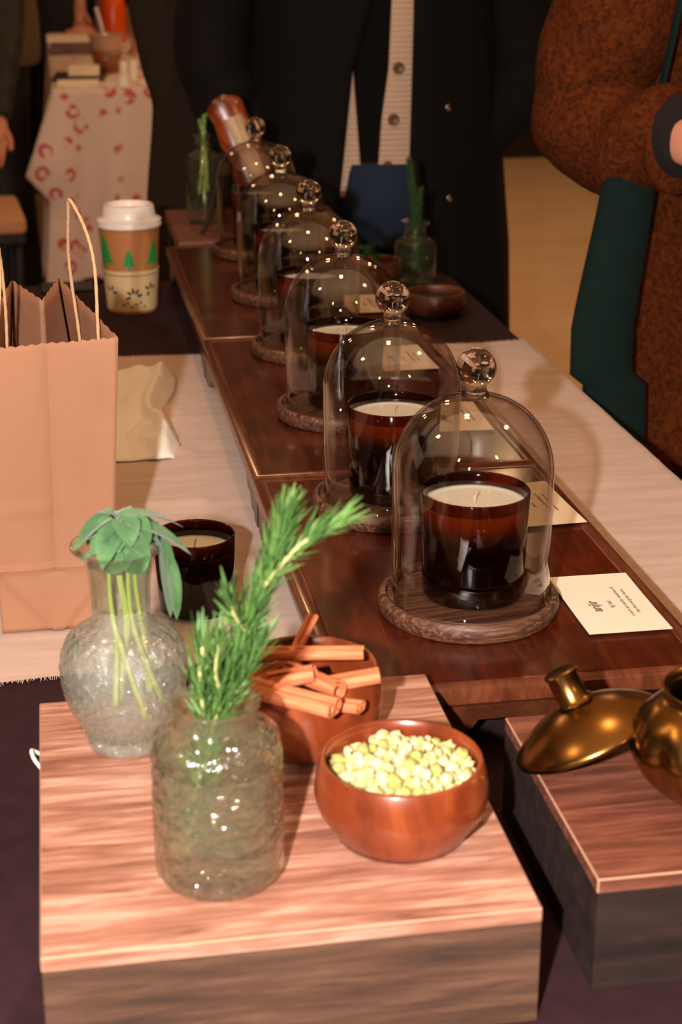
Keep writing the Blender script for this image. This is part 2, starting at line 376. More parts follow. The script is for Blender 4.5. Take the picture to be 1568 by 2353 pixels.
# ---------------------------------------------------------------- low carved risers under the cloches
RT = .805
def riser(name_label, y0, y1, x0=.165, x1=.437):
    L = y1-y0; W = x1-x0
    t = thing('wooden_riser', name_label, 'riser', (x0, y0, 0), group='low carved risers in a row')
    obj('top_panel', box(.012, W-.012, .012, L-.012, .788, RT-.0006), M['walnut'], t, smooth=False)
    bm = BM(); prof = [(.0, .8035), (.003, RT), (.010, RT), (.0125, RT-.0016), (.0125, .789), (.004, .789), (-.0005, .793), (-.001, .799)]
    rings = []
    for cx, cy, sx, sy in ((0, 0, 1, 1), (W, 0, -1, 1), (W, L, -1, -1), (0, L, 1, -1)):
        rings.append([(cx+sx*u, cy+sy*u, z) for u, z in prof])
    vr = [[bm.verts.new(p) for p in r] for r in rings]; n = len(prof)
    for a, b in zip(vr, vr[1:]+vr[:1]):
        for i in range(n): bm.faces.new((a[i], a[(i+1) % n], b[(i+1) % n], b[i]))
    obj('edge_moulding', bm, M['walnut_edge'], t, auto=35)
    def scallop(length):
        zt, zb = .79, .7535
        half = [(0, zb), (.020, zb), (.024, zb+.004), (.030, zb+.006), (.040, zb+.004), (.048, zb+.007), (.052, zb+.013), (.060, zb+.016), (.072, zb+.014), (.080, zb+.018), (.084, zb+.024), (.10, zb+.027), (.12, zb+.024), (.13, zb+.026)]
        h2 = [(length-u, z) for u, z in half[::-1]]
        if length < .3: half = half[:11]; h2 = h2[-11:]
        return half+h2+[(length, zt), (0, zt)]
    for a0 in (.004, W-.016):
        obj('apron', prism([(u+.006, z) for u, z in scallop(L-.012)], 'x', a0, a0+.012), M['carved'], t, smooth=False)
    for a0 in (.005, L-.017):
        obj('apron', prism([(u+.0165, z) for u, z in scallop(W-.033)], 'y', a0, a0+.012), M['carved'], t, smooth=False)
    return t
riser('glossy parquet wooden riser nearest the camera under the two front cloches', .979, 1.4335)
riser('glossy parquet wooden riser in the middle of the row, between two others', 1.4345, 1.9535)
riser('glossy parquet wooden riser at the far end of the row beyond the coffee cup', 1.9545, 2.537)

# tall stand beyond the table end
t = thing('side_stand', 'dark wooden stand past the table end carrying a tall bottle and a bark slab', 'stand', (0, 0, 0))
obj('top_panel', box(.185, .47, 2.565, 2.86, .785, .805, bev=.003), M['darkbox'], t, smooth=False)
for x in (.205, .45):
    for y in (2.585, 2.84): obj('leg', box(x-.015, x+.015, y-.015, y+.015, 0, .785, bev=.002), M['darkbox_side'], t, smooth=False)
obj('apron', box(.2, .455, 2.572, 2.584, .72, .785), M['darkbox_side'], t, smooth=False)

# ---------------------------------------------------------------- foreground wooden boxes
def crate(label, x0, x1, y0, y1, z0, z1, mt, ms):
    t = thing('wooden_box', label, 'wooden box', ((x0+x1)/2, (y0+y1)/2, z0))
    W, D, H = x1-x0, y1-y0, z1-z0
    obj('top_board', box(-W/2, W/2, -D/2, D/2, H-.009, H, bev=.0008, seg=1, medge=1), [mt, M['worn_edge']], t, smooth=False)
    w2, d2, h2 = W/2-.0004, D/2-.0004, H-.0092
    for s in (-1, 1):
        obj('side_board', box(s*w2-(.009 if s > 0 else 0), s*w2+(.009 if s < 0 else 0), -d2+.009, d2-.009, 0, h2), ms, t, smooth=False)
        obj('end_board', box(-w2, w2, s*d2-(.009 if s > 0 else 0), s*d2+(.009 if s < 0 else 0), 0, h2), ms, t, smooth=False)
    return t
BZ = .82
b1 = crate('pale pinkish stained wooden box in front holding the vases and bowls', -.029, .2255, .697, .975, TZ+.0005, BZ, M['boxwood'], M['boxwood_side'])
cl = obj('cord_loop', tube([(0, .006, 0), (-.004, .004, .004), (-.0055, 0, .006), (-.004, -.005, .003), (0, -.007, -.003)], .0013, 8), M['string'], b1)
cl.location = (-.1275, .1, .05)
crate('dark stained wooden box at the right holding the brass pot', .2615, .50, .717, .905, TZ+.0005, BZ, M['darkbox'], M['darkbox_side'])

# ---------------------------------------------------------------- cloches, bases, candles
def cloche_base(label):
    t = thing('cloche_base', label, 'cloche base', group='round grooved cloche bases')
    obj('disc', lathe([(0, .012), (.0555, .012), (.0565, .0095), (.0615, .0095), (.0625, .0145), (.0655, .0145), (.0675, .0125), (.068, .008), (.067, .002), (.065, 0), (0, 0)], 96), M['disc'], t, auto=40)
    return t
def cloche(label):
    t = thing('glass_cloche', label, 'glass cloche', group='ball-topped glass cloches')
    R, H = .0592, .1565; prof = [(R, 0)]
    prof += [(R, .03), (R, .06), (R-.0001, .095)]
    for i in range(1, 25):
        a = PI/2*i/24; prof.append((max(.004, R*math.cos(a)**.92), .097+(H-.097)*math.sin(a)**1.0))
    prof = prof[:-1]+[(.004, H)]
    T = .0022; inner = [(max(.003, r-T if z < .1 else r-T*math.cos(min(1, (z-.1)/(H-.1))*PI/2)), z-T*min(1, max(0, (z-.1)/(H-.1)))) for r, z in prof]
    bm = BM(); lathe([(0, H)]+prof[::-1]+[(R-.0011, -.0008)]+inner+[(0, H-T)], 96, bm)
    dm = obj('dome', bm, M['dome'], t)
    kp = [(0, H-.001), (.0105, H-.0015), (.0092, H+.0015), (.0078, H+.004), (.0078, H+.0065)]
    kc = H+.0195; kp += [(r, z) for r, z in arc(0, kc, .0146, -57, 90, 22)][:-1]+[(0, kc+.0146)]
    obj('knob', lathe(kp, 64), M['knob'], dm)
    return t
def candle(label, h=.083, r0=.0378, r1=.0405, waxd=.0105):
    t = thing('jar_candle', label, 'candle')
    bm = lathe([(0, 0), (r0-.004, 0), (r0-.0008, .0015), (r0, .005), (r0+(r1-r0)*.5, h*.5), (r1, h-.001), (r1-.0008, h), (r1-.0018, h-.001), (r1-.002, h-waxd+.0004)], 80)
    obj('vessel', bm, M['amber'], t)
    wz = h-waxd; ri = r1-.0024
    wx = obj('wax', lathe([(0, wz-.0006), (ri*.8, wz-.0006), (ri-.0012, wz-.0002), (ri, wz+.0006), (r0-.0022, .004), (r0-.004, .0022), (0, .0022)], 64), M['wax'], t)
    obj('wick', tube([(0, 0, wz-.002), (.0002, 0, wz+.004), (.0016, .0006, wz+.0085)], .0008, 8), M['wick'], wx)
    return t
NAMES = ['nearest the camera', 'second from the camera', 'third from the camera', 'fourth from the camera', 'fifth from the camera', 'farthest from the camera']
SP = [(.2905, 1.110, 0), (.2755, 1.336, .4), (.282, 1.618, 1.0), (.287, 1.877, 1.5), (.294, 2.165, 2.1), (.298, 2.463, 2.6)]
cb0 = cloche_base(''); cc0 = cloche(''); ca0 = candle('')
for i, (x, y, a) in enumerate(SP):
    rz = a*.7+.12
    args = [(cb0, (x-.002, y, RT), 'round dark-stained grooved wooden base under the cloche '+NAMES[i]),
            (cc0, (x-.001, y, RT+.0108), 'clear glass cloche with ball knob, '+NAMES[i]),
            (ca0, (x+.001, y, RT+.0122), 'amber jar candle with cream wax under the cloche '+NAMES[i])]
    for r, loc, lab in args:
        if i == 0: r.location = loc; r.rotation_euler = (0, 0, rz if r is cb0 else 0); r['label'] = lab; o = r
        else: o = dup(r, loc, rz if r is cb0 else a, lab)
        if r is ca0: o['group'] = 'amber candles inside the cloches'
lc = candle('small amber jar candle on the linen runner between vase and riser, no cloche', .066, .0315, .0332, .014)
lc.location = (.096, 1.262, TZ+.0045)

# ---------------------------------------------------------------- cards
def text_mesh(s, size, loc, parent, mat, rz=0, ext=.00004, off=0.0):
    cu = bpy.data.curves.new('t', 'FONT'); cu.body = s; cu.size = size; cu.align_x = 'CENTER'; cu.align_y = 'CENTER'; cu.extrude = ext; cu.offset = off
    tmp = bpy.data.objects.new('t', cu); sc.collection.objects.link(tmp)
    bpy.context.view_layer.update()
    me = bpy.data.meshes.new_from_object(tmp.evaluated_get(bpy.context.evaluated_depsgraph_get()))
    bpy.data.objects.remove(tmp); bpy.data.curves.remove(cu)
    o = obj('lettering', me, mat, parent, smooth=False); o.location = loc; o.rotation_euler = (0, 0, rz); return o
def card(label, x, y, rz, title, sub, l1, l2, w_=.063, l_=.108):
    t = thing('name_card', label, 'card', (x, y, RT+.0012), rz, 'scent cards beside the cloches')
    bm = BM(); n = 10; rows = []
    for j in range(n+1):
        yy = -l_/2+l_*j/n; rows.append([(-w_/2+w_*i/6, yy, .0006+.0006*((yy/(l_/2))**2)) for i in range(7)])
    top = quad_rings(bm, rows, False); quad_rings(bm, [[(p[0], p[1], p[2]-.0004) for p in r] for r in rows], False)
    # thin paper with both faces and closed rim
    t_ = obj('paper', bm, M['card'], t)
    text_mesh(title, .0115, (-.0125, -.006, .0011), t_, M['ink'], PI/2, off=.00012)
    text_mesh(sub, .005, (.0005, -.004, .0011), t_, M['ink'], PI/2)
    text_mesh(l1, .0042, (.0108, 0, .0012), t_, M['ink'], PI/2)
    text_mesh(l2, .0042, (.0168, 0, .0012), t_, M['ink'], PI/2)
    return t
card('cream scent card reading anjir beside the nearest cloche', .3945, 1.0975, -.01, 'anjir', 'fig leaf', 'a warm and earthy sweetness of', 'ripe fruit and green leaves')
card('cream scent card half shaded behind the second cloche', .3975, 1.318, .05, 'nilofer', 'lotus', 'a calm and floral stillness of', 'water lilies and soft musk')
card('cream scent card seen through the two nearest cloche domes', .392, 1.585, -.03, 'gulab', 'rose', 'a soft and powdery note of', 'petals and rain water', .06, .1)
card('cream scent card beside the fourth cloche, near the dark bowl', .386, 1.822, .02, 'chandan', 'sandal', 'a smooth and creamy base of', 'wood and warm resin')
card('cream scent card farthest along the risers, beside the fifth cloche', .392, 2.098, .03, 'kesar', 'saffron', 'a golden and leathery touch of', 'honey and spice', .05, .1)

# ---------------------------------------------------------------- paper bag
def paper_bag():
    t = thing('paper_bag', 'open brown kraft paper bag with twisted cord handles at the left', 'bag', (0, 0, 0))
    Z0, Z1, ZF = TZ+.004, .992, .80
    FL0, FM0, FR0, BR0, BM0, BL0 = [Vector(p+(Z0,)) for p in ((-.062, 1.238), (-.02, 1.238), (.026, 1.238), (.028, 1.43), (-.018, 1.43), (-.06, 1.43))]
    FL1, FM1, FR1, BR1, BM1, BL1 = [Vector(p) for p in ((-.0665, 1.236, Z1-.004), (-.009, 1.236, Z1+.001), (.0415, 1.241, Z1), (-.001, 1.464, Z1), (-.0155, 1.378, Z1), (-.0415, 1.461, Z1))]
    def panel(name, a0, b0, a1, b1, n=14, m=22, bulge=0, crease=None, jag=.0007, nrm=Vector((0, -1, 0))):
        bm = BM(); rows = []
        for j in range(m+1):
            v = j/m; row = []
            for i in range(n+1):
                u = i/n; p = a0.lerp(b0, u).lerp(a1.lerp(b1, u), v)
                off = bulge*math.sin(PI*u)*math.sin(PI*min(1, v*1.2)) + .0010*nz(u*3, v*4, 7+len(name))
                if crease: off += crease(u, v)
                q = p+nrm*off
                if j == m: q.z += jag*(1 if i % 2 else -1)
                row.append(q)
            rows.append(row)
        quad_rings(bm, rows, False)
        o = obj(name, bm, M['kraft'], t, auto=25)
        so = o.modifiers.new('thick', 'SOLIDIFY'); so.thickness = .0005; so.offset = -1
        return o
    def fc(u, v):
        o = 0
        o += -.0026*math.exp(-abs(u-.5)*26)*(0 if v < .2 else 1)         # centre crease
        o += .0014*math.exp(-((v-.44)/.018)**2)*(1 if u < .5 else .3)    # fold across
        if v < .235: o += .0022 if abs(u-.5)*.95 < (.5-.5*v/.235*.0)-(.235-v)*1.9 + .0 else 0
        if .225 < v < .245: o += .0018
        return o
    panel('gusset_panel', FL0, FR0, FL1, FR1, 28, 56, .001, fc)
    panel('side_panel', FR0, BR0, FR1, BR1, 20, 22, -.001, lambda u, v: .0012*math.exp(-abs(u-.35)*30), nrm=Vector((1, .1, 0)))
    panel('side_panel', FL0, BL0, FL1, BL1, 20, 22, .002, None, nrm=Vector((-1, 0, 0)))
    panel('gusset_panel', BL0, BM0, BL1, BM1, 10, 22, 0, None, nrm=Vector((0, 1, 0)))
    panel('gusset_panel', BM0, BR0, BM1, BR1, 10, 22, 0, None, nrm=Vector((0, 1, 0)))
    bm = BM(); vs = [bm.verts.new(p) for p in (FL0, FR0, BR0, BM0, BL0)]; bm.faces.new(vs); obj('bottom_panel', bm, M['kraft'], t, smooth=False)
    tw = lambda s, a: 1+.12*math.sin(a*2+s*180)
    obj('handle', tube([(.0275, 1.29, .93), (.0275, 1.29, .985), (.0275, 1.30, 1.035), (.022, 1.315, 1.062), (.0115, 1.333, 1.082), (.010, 1.347, 1.068), (.0085, 1.372, 1.025), (.0135, 1.382, .96), (.0145, 1.384, .92)], .0014, 10, n=14, fn=tw), M['twist'], t)
    obj('handle', tube([(-.052, 1.28, .95), (-.050, 1.28, .99), (-.0455, 1.29, 1.03), (-.047, 1.315, 1.066), (-.05, 1.33, 1.075), (-.05, 1.35, 1.065), (-.047, 1.37, 1.03), (-.046, 1.38, .99), (-.047, 1.382, .95)], .0014, 10, n=14, fn=tw), M['twist'], t)
paper_bag()

# crumpled tissue behind the bag
def lerp_at(vals, v):
    k = min(int(v*(len(vals)-1)), len(vals)-2); f = v*(len(vals)-1)-k; return vals[k]+(vals[k+1]-vals[k])*f
def tissue():
    bm = BM(); rows = []; nu, nv = 46, 60
    for j in range(nv+1):
        v = j/nv; y = 1.655+.345*v; row = []
        xr = lerp_at([.108, .118, .116, .106, .108, .118, .128, .134, .122], v)
        xl = -.01
        for i in range(nu+1):
            u = i/nu; x = xl+(xr-xl)*u
            e = min(1, (1-u)*8, v*10+.1, (1-v)*8+.1)
            z = TZ+.0035+e*(.012+.011*nz(x*28, y*13, 3)+.008*abs(nz(x*50, y*40, 9))+.010*math.exp(-((u-.9)/.08)**2))
            row.append((x+.003*nz(y*40, u*5, 1), y+.004*nz(x*60, v, 5), max(z, TZ+.0032)))
        rows.append(row)
    quad_rings(bm, rows, False)
    o = obj('crumpled_tissue', bm, M['gauze']); so = o.modifiers.new('thick', 'SOLIDIFY'); so.thickness = .0006; so.offset = 1
    tag(o, 'white crumpled tissue lying on the runner behind the paper bag', 'tissue')
tissue()

# flat black wallet at the far left of the table
wt = obj('card_wallet', box(-.04, .04, -.028, .028, 0, .005, bev=.002), M['black']); wt.location = (.012, 2.512, TZ+.0007)
tag(wt, 'thin black wallet lying on the plum cloth behind the paper bag', 'wallet')

# ---------------------------------------------------------------- coffee cup
def coffee_cup():
    t = thing('coffee_cup', 'tan paper coffee cup with white lid and green tree print', 'cup', (.1015, 2.362, TZ+.0005), -.12)
    R = lambda z: .0345+(.0438-.0345)*z/.128
    cb_ = obj('cup_body', lathe([(0, .003), (R(0)-.001, .003), (R(0), 0), (R(.06), .06), (R(.128), .128), (R(.128)-.002, .128), (0, .12)], 64), M['cup'], t, auto=50)
    sl = obj('sleeve', lathe([(R(.004)+.0004, .004), (R(.004)+.0012, .004), (R(.062)+.0012, .062), (R(.062)+.0004, .062)], 64, closed=True), M['sleeve'], t, auto=50)
    lidp = [(R(.128)+.002, .122), (R(.128)+.0028, .126), (R(.128)+.0018, .1285), (R(.128)+.0022, .131), (R(.128)-.0012, .133), (.0385, .135), (.0362, .149), (.0345, .1515), (.0315, .1515), (.0295, .1485), (.0290, .144), (0, .144)]
    obj('lid', lathe(lidp, 72), M['lid'], t, auto=35)
    def decal(name, polys, a0, mat, off, par):
        bm = BM()
        for poly in polys:
            vs = []
            for u, v in poly:
                r = R(v)+off; a = a0+u/r; vs.append(bm.verts.new((r*math.cos(a), r*math.sin(a), v)))
            f = bm.faces.new(vs)
            bmesh.ops.triangulate(bm, faces=[f])
        bmesh.ops.subdivide_edges(bm, edges=bm.edges[:], cuts=2, use_grid_fill=True)
        for v in bm.verts:
            r = R(v.co.z)+off; q = Vector((v.co.x, v.co.y)).normalized()*r; v.co.x, v.co.y = q.x, q.y
        return obj(name, bm, mat, par, smooth=False)
    def tree(s, z):
        return [[(-.010*s, z+.006*s), (.010*s, z+.006*s), (.0035*s, z+.0165*s), (-.0035*s, z+.0165*s)], [(-.0082*s, z+.0135*s), (.0082*s, z+.0135*s), (.0022*s, z+.023*s), (-.0022*s, z+.023*s)], [(-.006*s, z+.0205*s), (.006*s, z+.0205*s), (0, z+.031*s)], [(-.0015*s, z), (.0015*s, z), (.0015*s, z+.0065*s), (-.0015*s, z+.0065*s)]]
    decal('tree_print', tree(1.0, .063), -PI/2+.02, M['green'], .0004, cb_)
    decal('tree_print', tree(1.65, .063), -PI/2-.95, M['green'], .0004, cb_)
    decal('tree_print', tree(1.35, .063), -PI/2+.98, M['green'], .0004, cb_)
    def leafp(cx, cz, a, L, W):
        pts = []
        for k in range(8):
            q = k/8*2*PI; u, v = L/2*math.cos(q), W/2*math.sin(q)*(1-.3*math.cos(q))
            pts.append((cx+u*math.cos(a)-v*math.sin(a), cz+u*math.sin(a)+v*math.cos(a)))
        return pts
    lv = [leafp(.006+.0085*math.cos(q), .026+.0085*math.sin(q), q, .009, .0042) for q in (.2, 1.0, 1.75, 2.5, 3.4)] + [leafp(.003+.006*k, .014+.003*((k*7) % 3-1), .6*k, .004, .0032) for k in range(-2, 4)] + [leafp(-.03+.008*math.cos(q), .03+.008*math.sin(q), q, .009, .004) for q in (.2, 1.2, 2.2)] + [leafp(.032+.007*math.cos(q), .034+.007*math.sin(q), q, .008, .004) for q in (.5, 1.5, 2.6, 4)]
    decal('leaf_print', lv, -PI/2, M['leafprint'], .0017, sl)
    ln = [[(-.05+.005*k, .0555), (-.045+.005*k, .0555), (-.045+.005*k, .0565), (-.05+.005*k, .0565)] for k in range(20)]
    decal('stripe_print', ln, -PI/2, M['leafprint'], .0017, sl)
coffee_cup()

# ---------------------------------------------------------------- sage vase
def leaf_blade(bm, base, d, n, L, W, curl=.25, fold=.18, seg=8):
    d = d.normalized(); n = (n-d*n.dot(d)).normalized(); s = d.cross(n); rows = []
    for i in range(seg+1):
        t = i/seg; w_ = W/2*math.sin(PI*min(1, t**.85))**.6 if 0 < t < 1 else .0002
        c = base+d*(L*t)-n*(curl*L*t*t)
        rows.append([c+s*(w_*k)+n*(abs(k)*w_*fold*2) for k in (-1, -.5, 0, .5, 1)])
    quad_rings(bm, rows, False)
def vase():
    t = thing('glass_vase', 'clear pressed-glass carafe vase at the back left of the pale box', 'vase', (.0245, .912, BZ+.0005))
    outer = [(.021, 0), (.0235, .001), (.0245, .005), (.023, .008), (.0255, .013), (.031, .022), (.0355, .034), (.0378, .048), (.0375, .058), (.0345, .068), (.0290, .075), (.0205, .079), (.0178, .083), (.0175, .092)]
    vb = lathe([(0, 0)]+[(p.x, p.z) for p in smooth_path([(a, 0, b) for a, b in outer], 6)], 160)
    for v in vb.verts:
        if .02 < v.co.z < .074:
            a = math.atan2(v.co.y, v.co.x); k = 1+.022*abs(math.sin(a*11+v.co.z*260)*math.sin(a*11-v.co.z*260))+.02*nz(v.co.x*160, v.co.y*160, v.co.z*160); v.co.x *= k; v.co.y *= k
    obj('bowl_body', vb, M['vaseglass'], t)
    neck = [(.0175, .092), (.0178, .104), (.0195, .118), (.0225, .125), (.0268, .1285), (.0283, .1295), (.0280, .1308), (.0262, .130), (.0215, .1265), (.0182, .118), (.0162, .104), (.0160, .092)]
    obj('neck', lathe(neck, 64), M['neckglass'], t)
    obj('water', lathe([(0, .005), (.020, .006), (.0295, .022), (.0355, .047), (.0355, .056), (.0325, .064), (0, .064)], 48), M['water'], t)
    # raised ring of beads round the foot
    bm = BM()
    for k in range(26):
        a = 2*PI*k/26; bmesh.ops.create_icosphere(bm, subdivisions=2, radius=.0021, matrix=Matrix.Translation((.0268*math.cos(a), .0268*math.sin(a), .0135)))
    obj('bead_ring', bm, M['neckglass'], t)
    s = thing('sage_sprig', 'bunch of soft green sage drooping over the carafe vase rim', 'herb sprig', (.0245, .912, BZ))
    r = random.Random(3); bm = BM()
    for k in range(7):
        a = r.uniform(0, 6.28); x, y = .009*math.cos(a), .009*math.sin(a); ex, ey = .016*math.cos(a+1), .012*math.sin(a+1)
        tube([(ex*.9+.008, ey, .022+.008*r.random()), (x+.003, y, .075), (x, y, .11), (x*1.1+.003, y*1.1, .136)], [.0019, .0016, .0014, .0012], 8, bm)
    obj('stem', bm, M['sagestem'], s)
    bm = BM()
    def lf(b, d, n, L, W, c=.3): leaf_blade(bm, Vector(b), Vector(d), Vector(n), L, W, c)
    for k in range(24):
        a = k*2.4; q = r.uniform(.001, .011); el = r.uniform(-.15, .3)
        lf((q*math.cos(a)*.7+.002, q*math.sin(a)*.7, .137+.012*(k/24)), (math.cos(a), math.sin(a), el), (0, 0, 1), r.uniform(.018, .024)*(.72 if math.sin(a) < -.2 else 1), r.uniform(.014, .018), r.uniform(.6, 1.1))
    lf((-.004, -.011, .116), (.1, -.25, .9), (0, -1, .4), .021, .013, .1); lf((.006, -.011, .116), (.3, -.25, .8), (.2, -1, .4), .022, .015, .1)
    lf((-.004, -.010, .132), (-.9, -.3, .1), (0, 0, 1), .020, .007, .35)
    for dx, z0, L in ((.023, .134, .046), (.027, .128, .042), (.024, .138, .034)):
        lf((dx+.001, -.010-.002*L*10, z0), (.12, -.12, -1), (.9, -.9, .1), L, .0115, .04)
    lf((.005, -.004, .142), (1, -.25, .3), (0, 0, 1), .032, .016, .8); lf((.002, -.0, .144), (.85, .35, .4), (0, 0, 1), .033, .017, .8)
    lf((.0, -.002, .146), (.5, -.6, .1), (0, 0, 1), .024, .017, .9); lf((-.002, 0, .147), (-.7, -.3, .15), (0, 0, 1), .022, .016, .9); lf((.0, .004, .147), (-.2, .9, .1), (0, 0, 1), .024, .017, .8)
    obj('leaves', bm, M['leaf'], s)
vase()

# ---------------------------------------------------------------- rosemary jar
def herb(name, label, cat, loc, stems, dens, L, mat, smat, seed=1, taper=.6):
    s = thing(name, label, cat, loc); r = random.Random(seed); bs = BM(); bn = BM()
    for path, rad, n, L0, L1 in stems:
        tube(path, rad, 8, bs, n=6); P = smooth_path(path, 24); N = int(n)
        for k in range(N):
            i = min(len(P)-2, int(k/N*(len(P)-1))); p = P[i]; d = (P[i+1]-P[i]).normalized()
            a = k*2.4+r.random(); ax = d.orthogonal().normalized(); ax = Matrix.Rotation(a, 3, d) @ ax
            t = k/N; nd = (d*(1.15+.5*t)+ax*(.9-.2*t)*r.uniform(.6, 1.15)+Vector((0, 0, .1))).normalized(); ln = (L0+(L1-L0)*t)*r.uniform(.75, 1.2)
            leaf_blade(bn, p, nd, ax, ln, .0023*L, -.12+.2*r.random(), .3, 3)
    obj('stem', bs, smat, s); obj('needles', bn, mat, s); return s
def rosemary_jar():
    t = thing('glass_jar', 'pressed smoky glass jar holding the large rosemary sprig in front', 'jar', (.0655, .757, BZ+.0005), .2)
    outer = [(0, 0), (.026, 0), (.0305, .002), (.0335, .007), (.0342, .014), (.0342, .072), (.0335, .079), (.0305, .0845), (.0255, .088), (.0215, .0895), (.0205, .093), (.0215, .098), (.0228, .1005), (.0222, .102), (.0205, .1015), (.019, .096), (.0192, .091)]
    jb = lathe([(0, 0)]+[(p.x, p.z) for p in smooth_path([(a, 0, b) for a, b in outer[1:6]]+[(.0342, 0, .03), (.0342, 0, .045), (.0342, 0, .06)]+[(a, 0, b) for a, b in outer[6:]], 8)], 160)
    for v in jb.verts:
        if .006 < v.co.z < .086:
            a = math.atan2(v.co.y, v.co.x); k = 1-.035*max(0, .35-abs(math.sin(a*5+v.co.z*95)*math.sin(a*5-v.co.z*95)))*2+.012*nz(v.co.x*110, v.co.y*110, v.co.z*110); v.co.x *= k; v.co.y *= k
    obj('jar_body', jb, M['jarglass'], t)
    obj('water', lathe([(0, .003), (.029, .005), (.0322, .014), (.0322, .062), (0, .062)], 48), M['water'], t)
    main = [(-.018, 0, .014), (-.008, 0, .062), (.001, 0, .10), (.011, .001, .128), (.022, .002, .155), (.031, .001, .180), (.036, 0, .196)]
    br = [(.026, 0, .164), (.040, -.003, .182), (.052, -.005, .192), (.062, -.006, .198)]
    br2 = [(.004, 0, .105), (.000, -.006, .12), (.002, -.008, .14)]
    br3 = [(.016, 0, .14), (.010, -.006, .152), (.008, -.009, .162)]
    herb('rosemary_sprig', 'large fresh green rosemary sprig leaning right out of the front jar', 'herb sprig', (.0655, .757, BZ), [
        (main, [.0022, .0022, .002, .0018, .0015, .0011, .0008], 620, .023, .020), (br, [.0014, .001, .0006], 80, .016, .019), (br2, [.001, .0008], 50, .016, .017), (br3, [.001, .0008], 44, .014, .016), ([(-.004, 0, .085), (-.008, -.004, .112), (-.006, -.005, .135)], .001, 90, .018, .02), ([(.002, 0, .09), (.012, -.004, .112), (.022, -.004, .134)], .001, 90, .018, .02)], 1, .8, M['needle'], M['rstem'], 5)
rosemary_jar()

# ---------------------------------------------------------------- wooden bowls
def bowl(label, loc, R, H, mat, base=.6, depth=None):
    t = thing('wooden_bowl', label, 'bowl', loc)
    prof = [(0, 0), (R*base, 0), (R*.84, H*.12), (R*1.0, H*.36), (R*1.045, H*.55), (R*1.02, H*.78), (R*.965, H*.97), (R*.945, H), (R*.905, H*.985)]
    prof += [(R*.93, H*.8), (R*.95, H*.55), (R*.88, H*.3), (R*.6, H*.15), (0, H*.12)]
    bm = lathe(prof, 80); o = obj('bowl_body', bm, mat, t); return t
bowl('reddish acacia bowl filled with pale yellow buds', (.169, .784, BZ+.0005), .0462, .046, M['bowlwood'], .78)
r = random.Random(11)
ms = []
for k in range(5):
    bm = BM(); bmesh.ops.create_icosphere(bm, subdivisions=3, radius=.0036)
    for v in bm.verts:
        n = v.co.normalized(); v.co *= 1+.42*nz(n.x*1.9+k*9, n.y*1.9, n.z*1.9)+.34*nz(n.x*4.5, n.y*4.5+k*5, n.z*4.5)
    me = bpy.data.meshes.new('dried_bud'); bm.to_mesh(me); bm.free(); me.materials.append(M['nugget'] if k < 4 else M['olivebud'])
    for p in me.polygons: p.use_smooth = True
    ms.append(me)
pts = []; tries = 0
cx, cy = .169, .784
for layer, (R_, z_, need, mind) in enumerate([(.0395, .8545, 110, .0060), (.037, .8585, 95, .0062), (.024, .8635, 40, .0062)]):
    got = 0; tr = 0; lp = []
    while got < need and tr < 6000:
        tr += 1; a = r.uniform(0, 2*PI); q = R_*math.sqrt(r.random()); x, y = cx+q*math.cos(a), cy+q*math.sin(a)
        if any((x-u)**2+(y-v)**2 < mind**2 for u, v in lp): continue
        lp.append((x, y)); pts.append((x, y, z_+r.uniform(-.001, .0015)-.0015*(q/.037)**2)); got += 1
for k, p in enumerate(pts):
    o = bpy.data.objects.new('dried_bud', ms[k % 5]); link(o); o.location = p; o.rotation_euler = (r.uniform(0, 6), r.uniform(0, 6), r.uniform(0, 6))
    s_ = r.uniform(.65, 1.3); o.scale = (s_, s_, s_*.9)
    tag(o, 'one of the pale yellow dried buds heaped in the acacia bowl', 'dried bud', 'pale yellow buds in the acacia bowl')
# lower buds no one can count fill the bowl underneath
bm = BM()
rings = [[(cx+q*math.cos(2*PI*i/60), cy+q*math.sin(2*PI*i/60), 0.851+.0012*nz(i*.9, q*300, 2)) for i in range(60)] for q in (.0405, .034, .027, .018, .009, .002)]
quad_rings(bm, rings, True, False, True)
o = obj('dried_buds', bm, M['nugget']); tag(o, 'lower mass of pale yellow buds filling the acacia bowl', 'dried buds', kind='stuff')

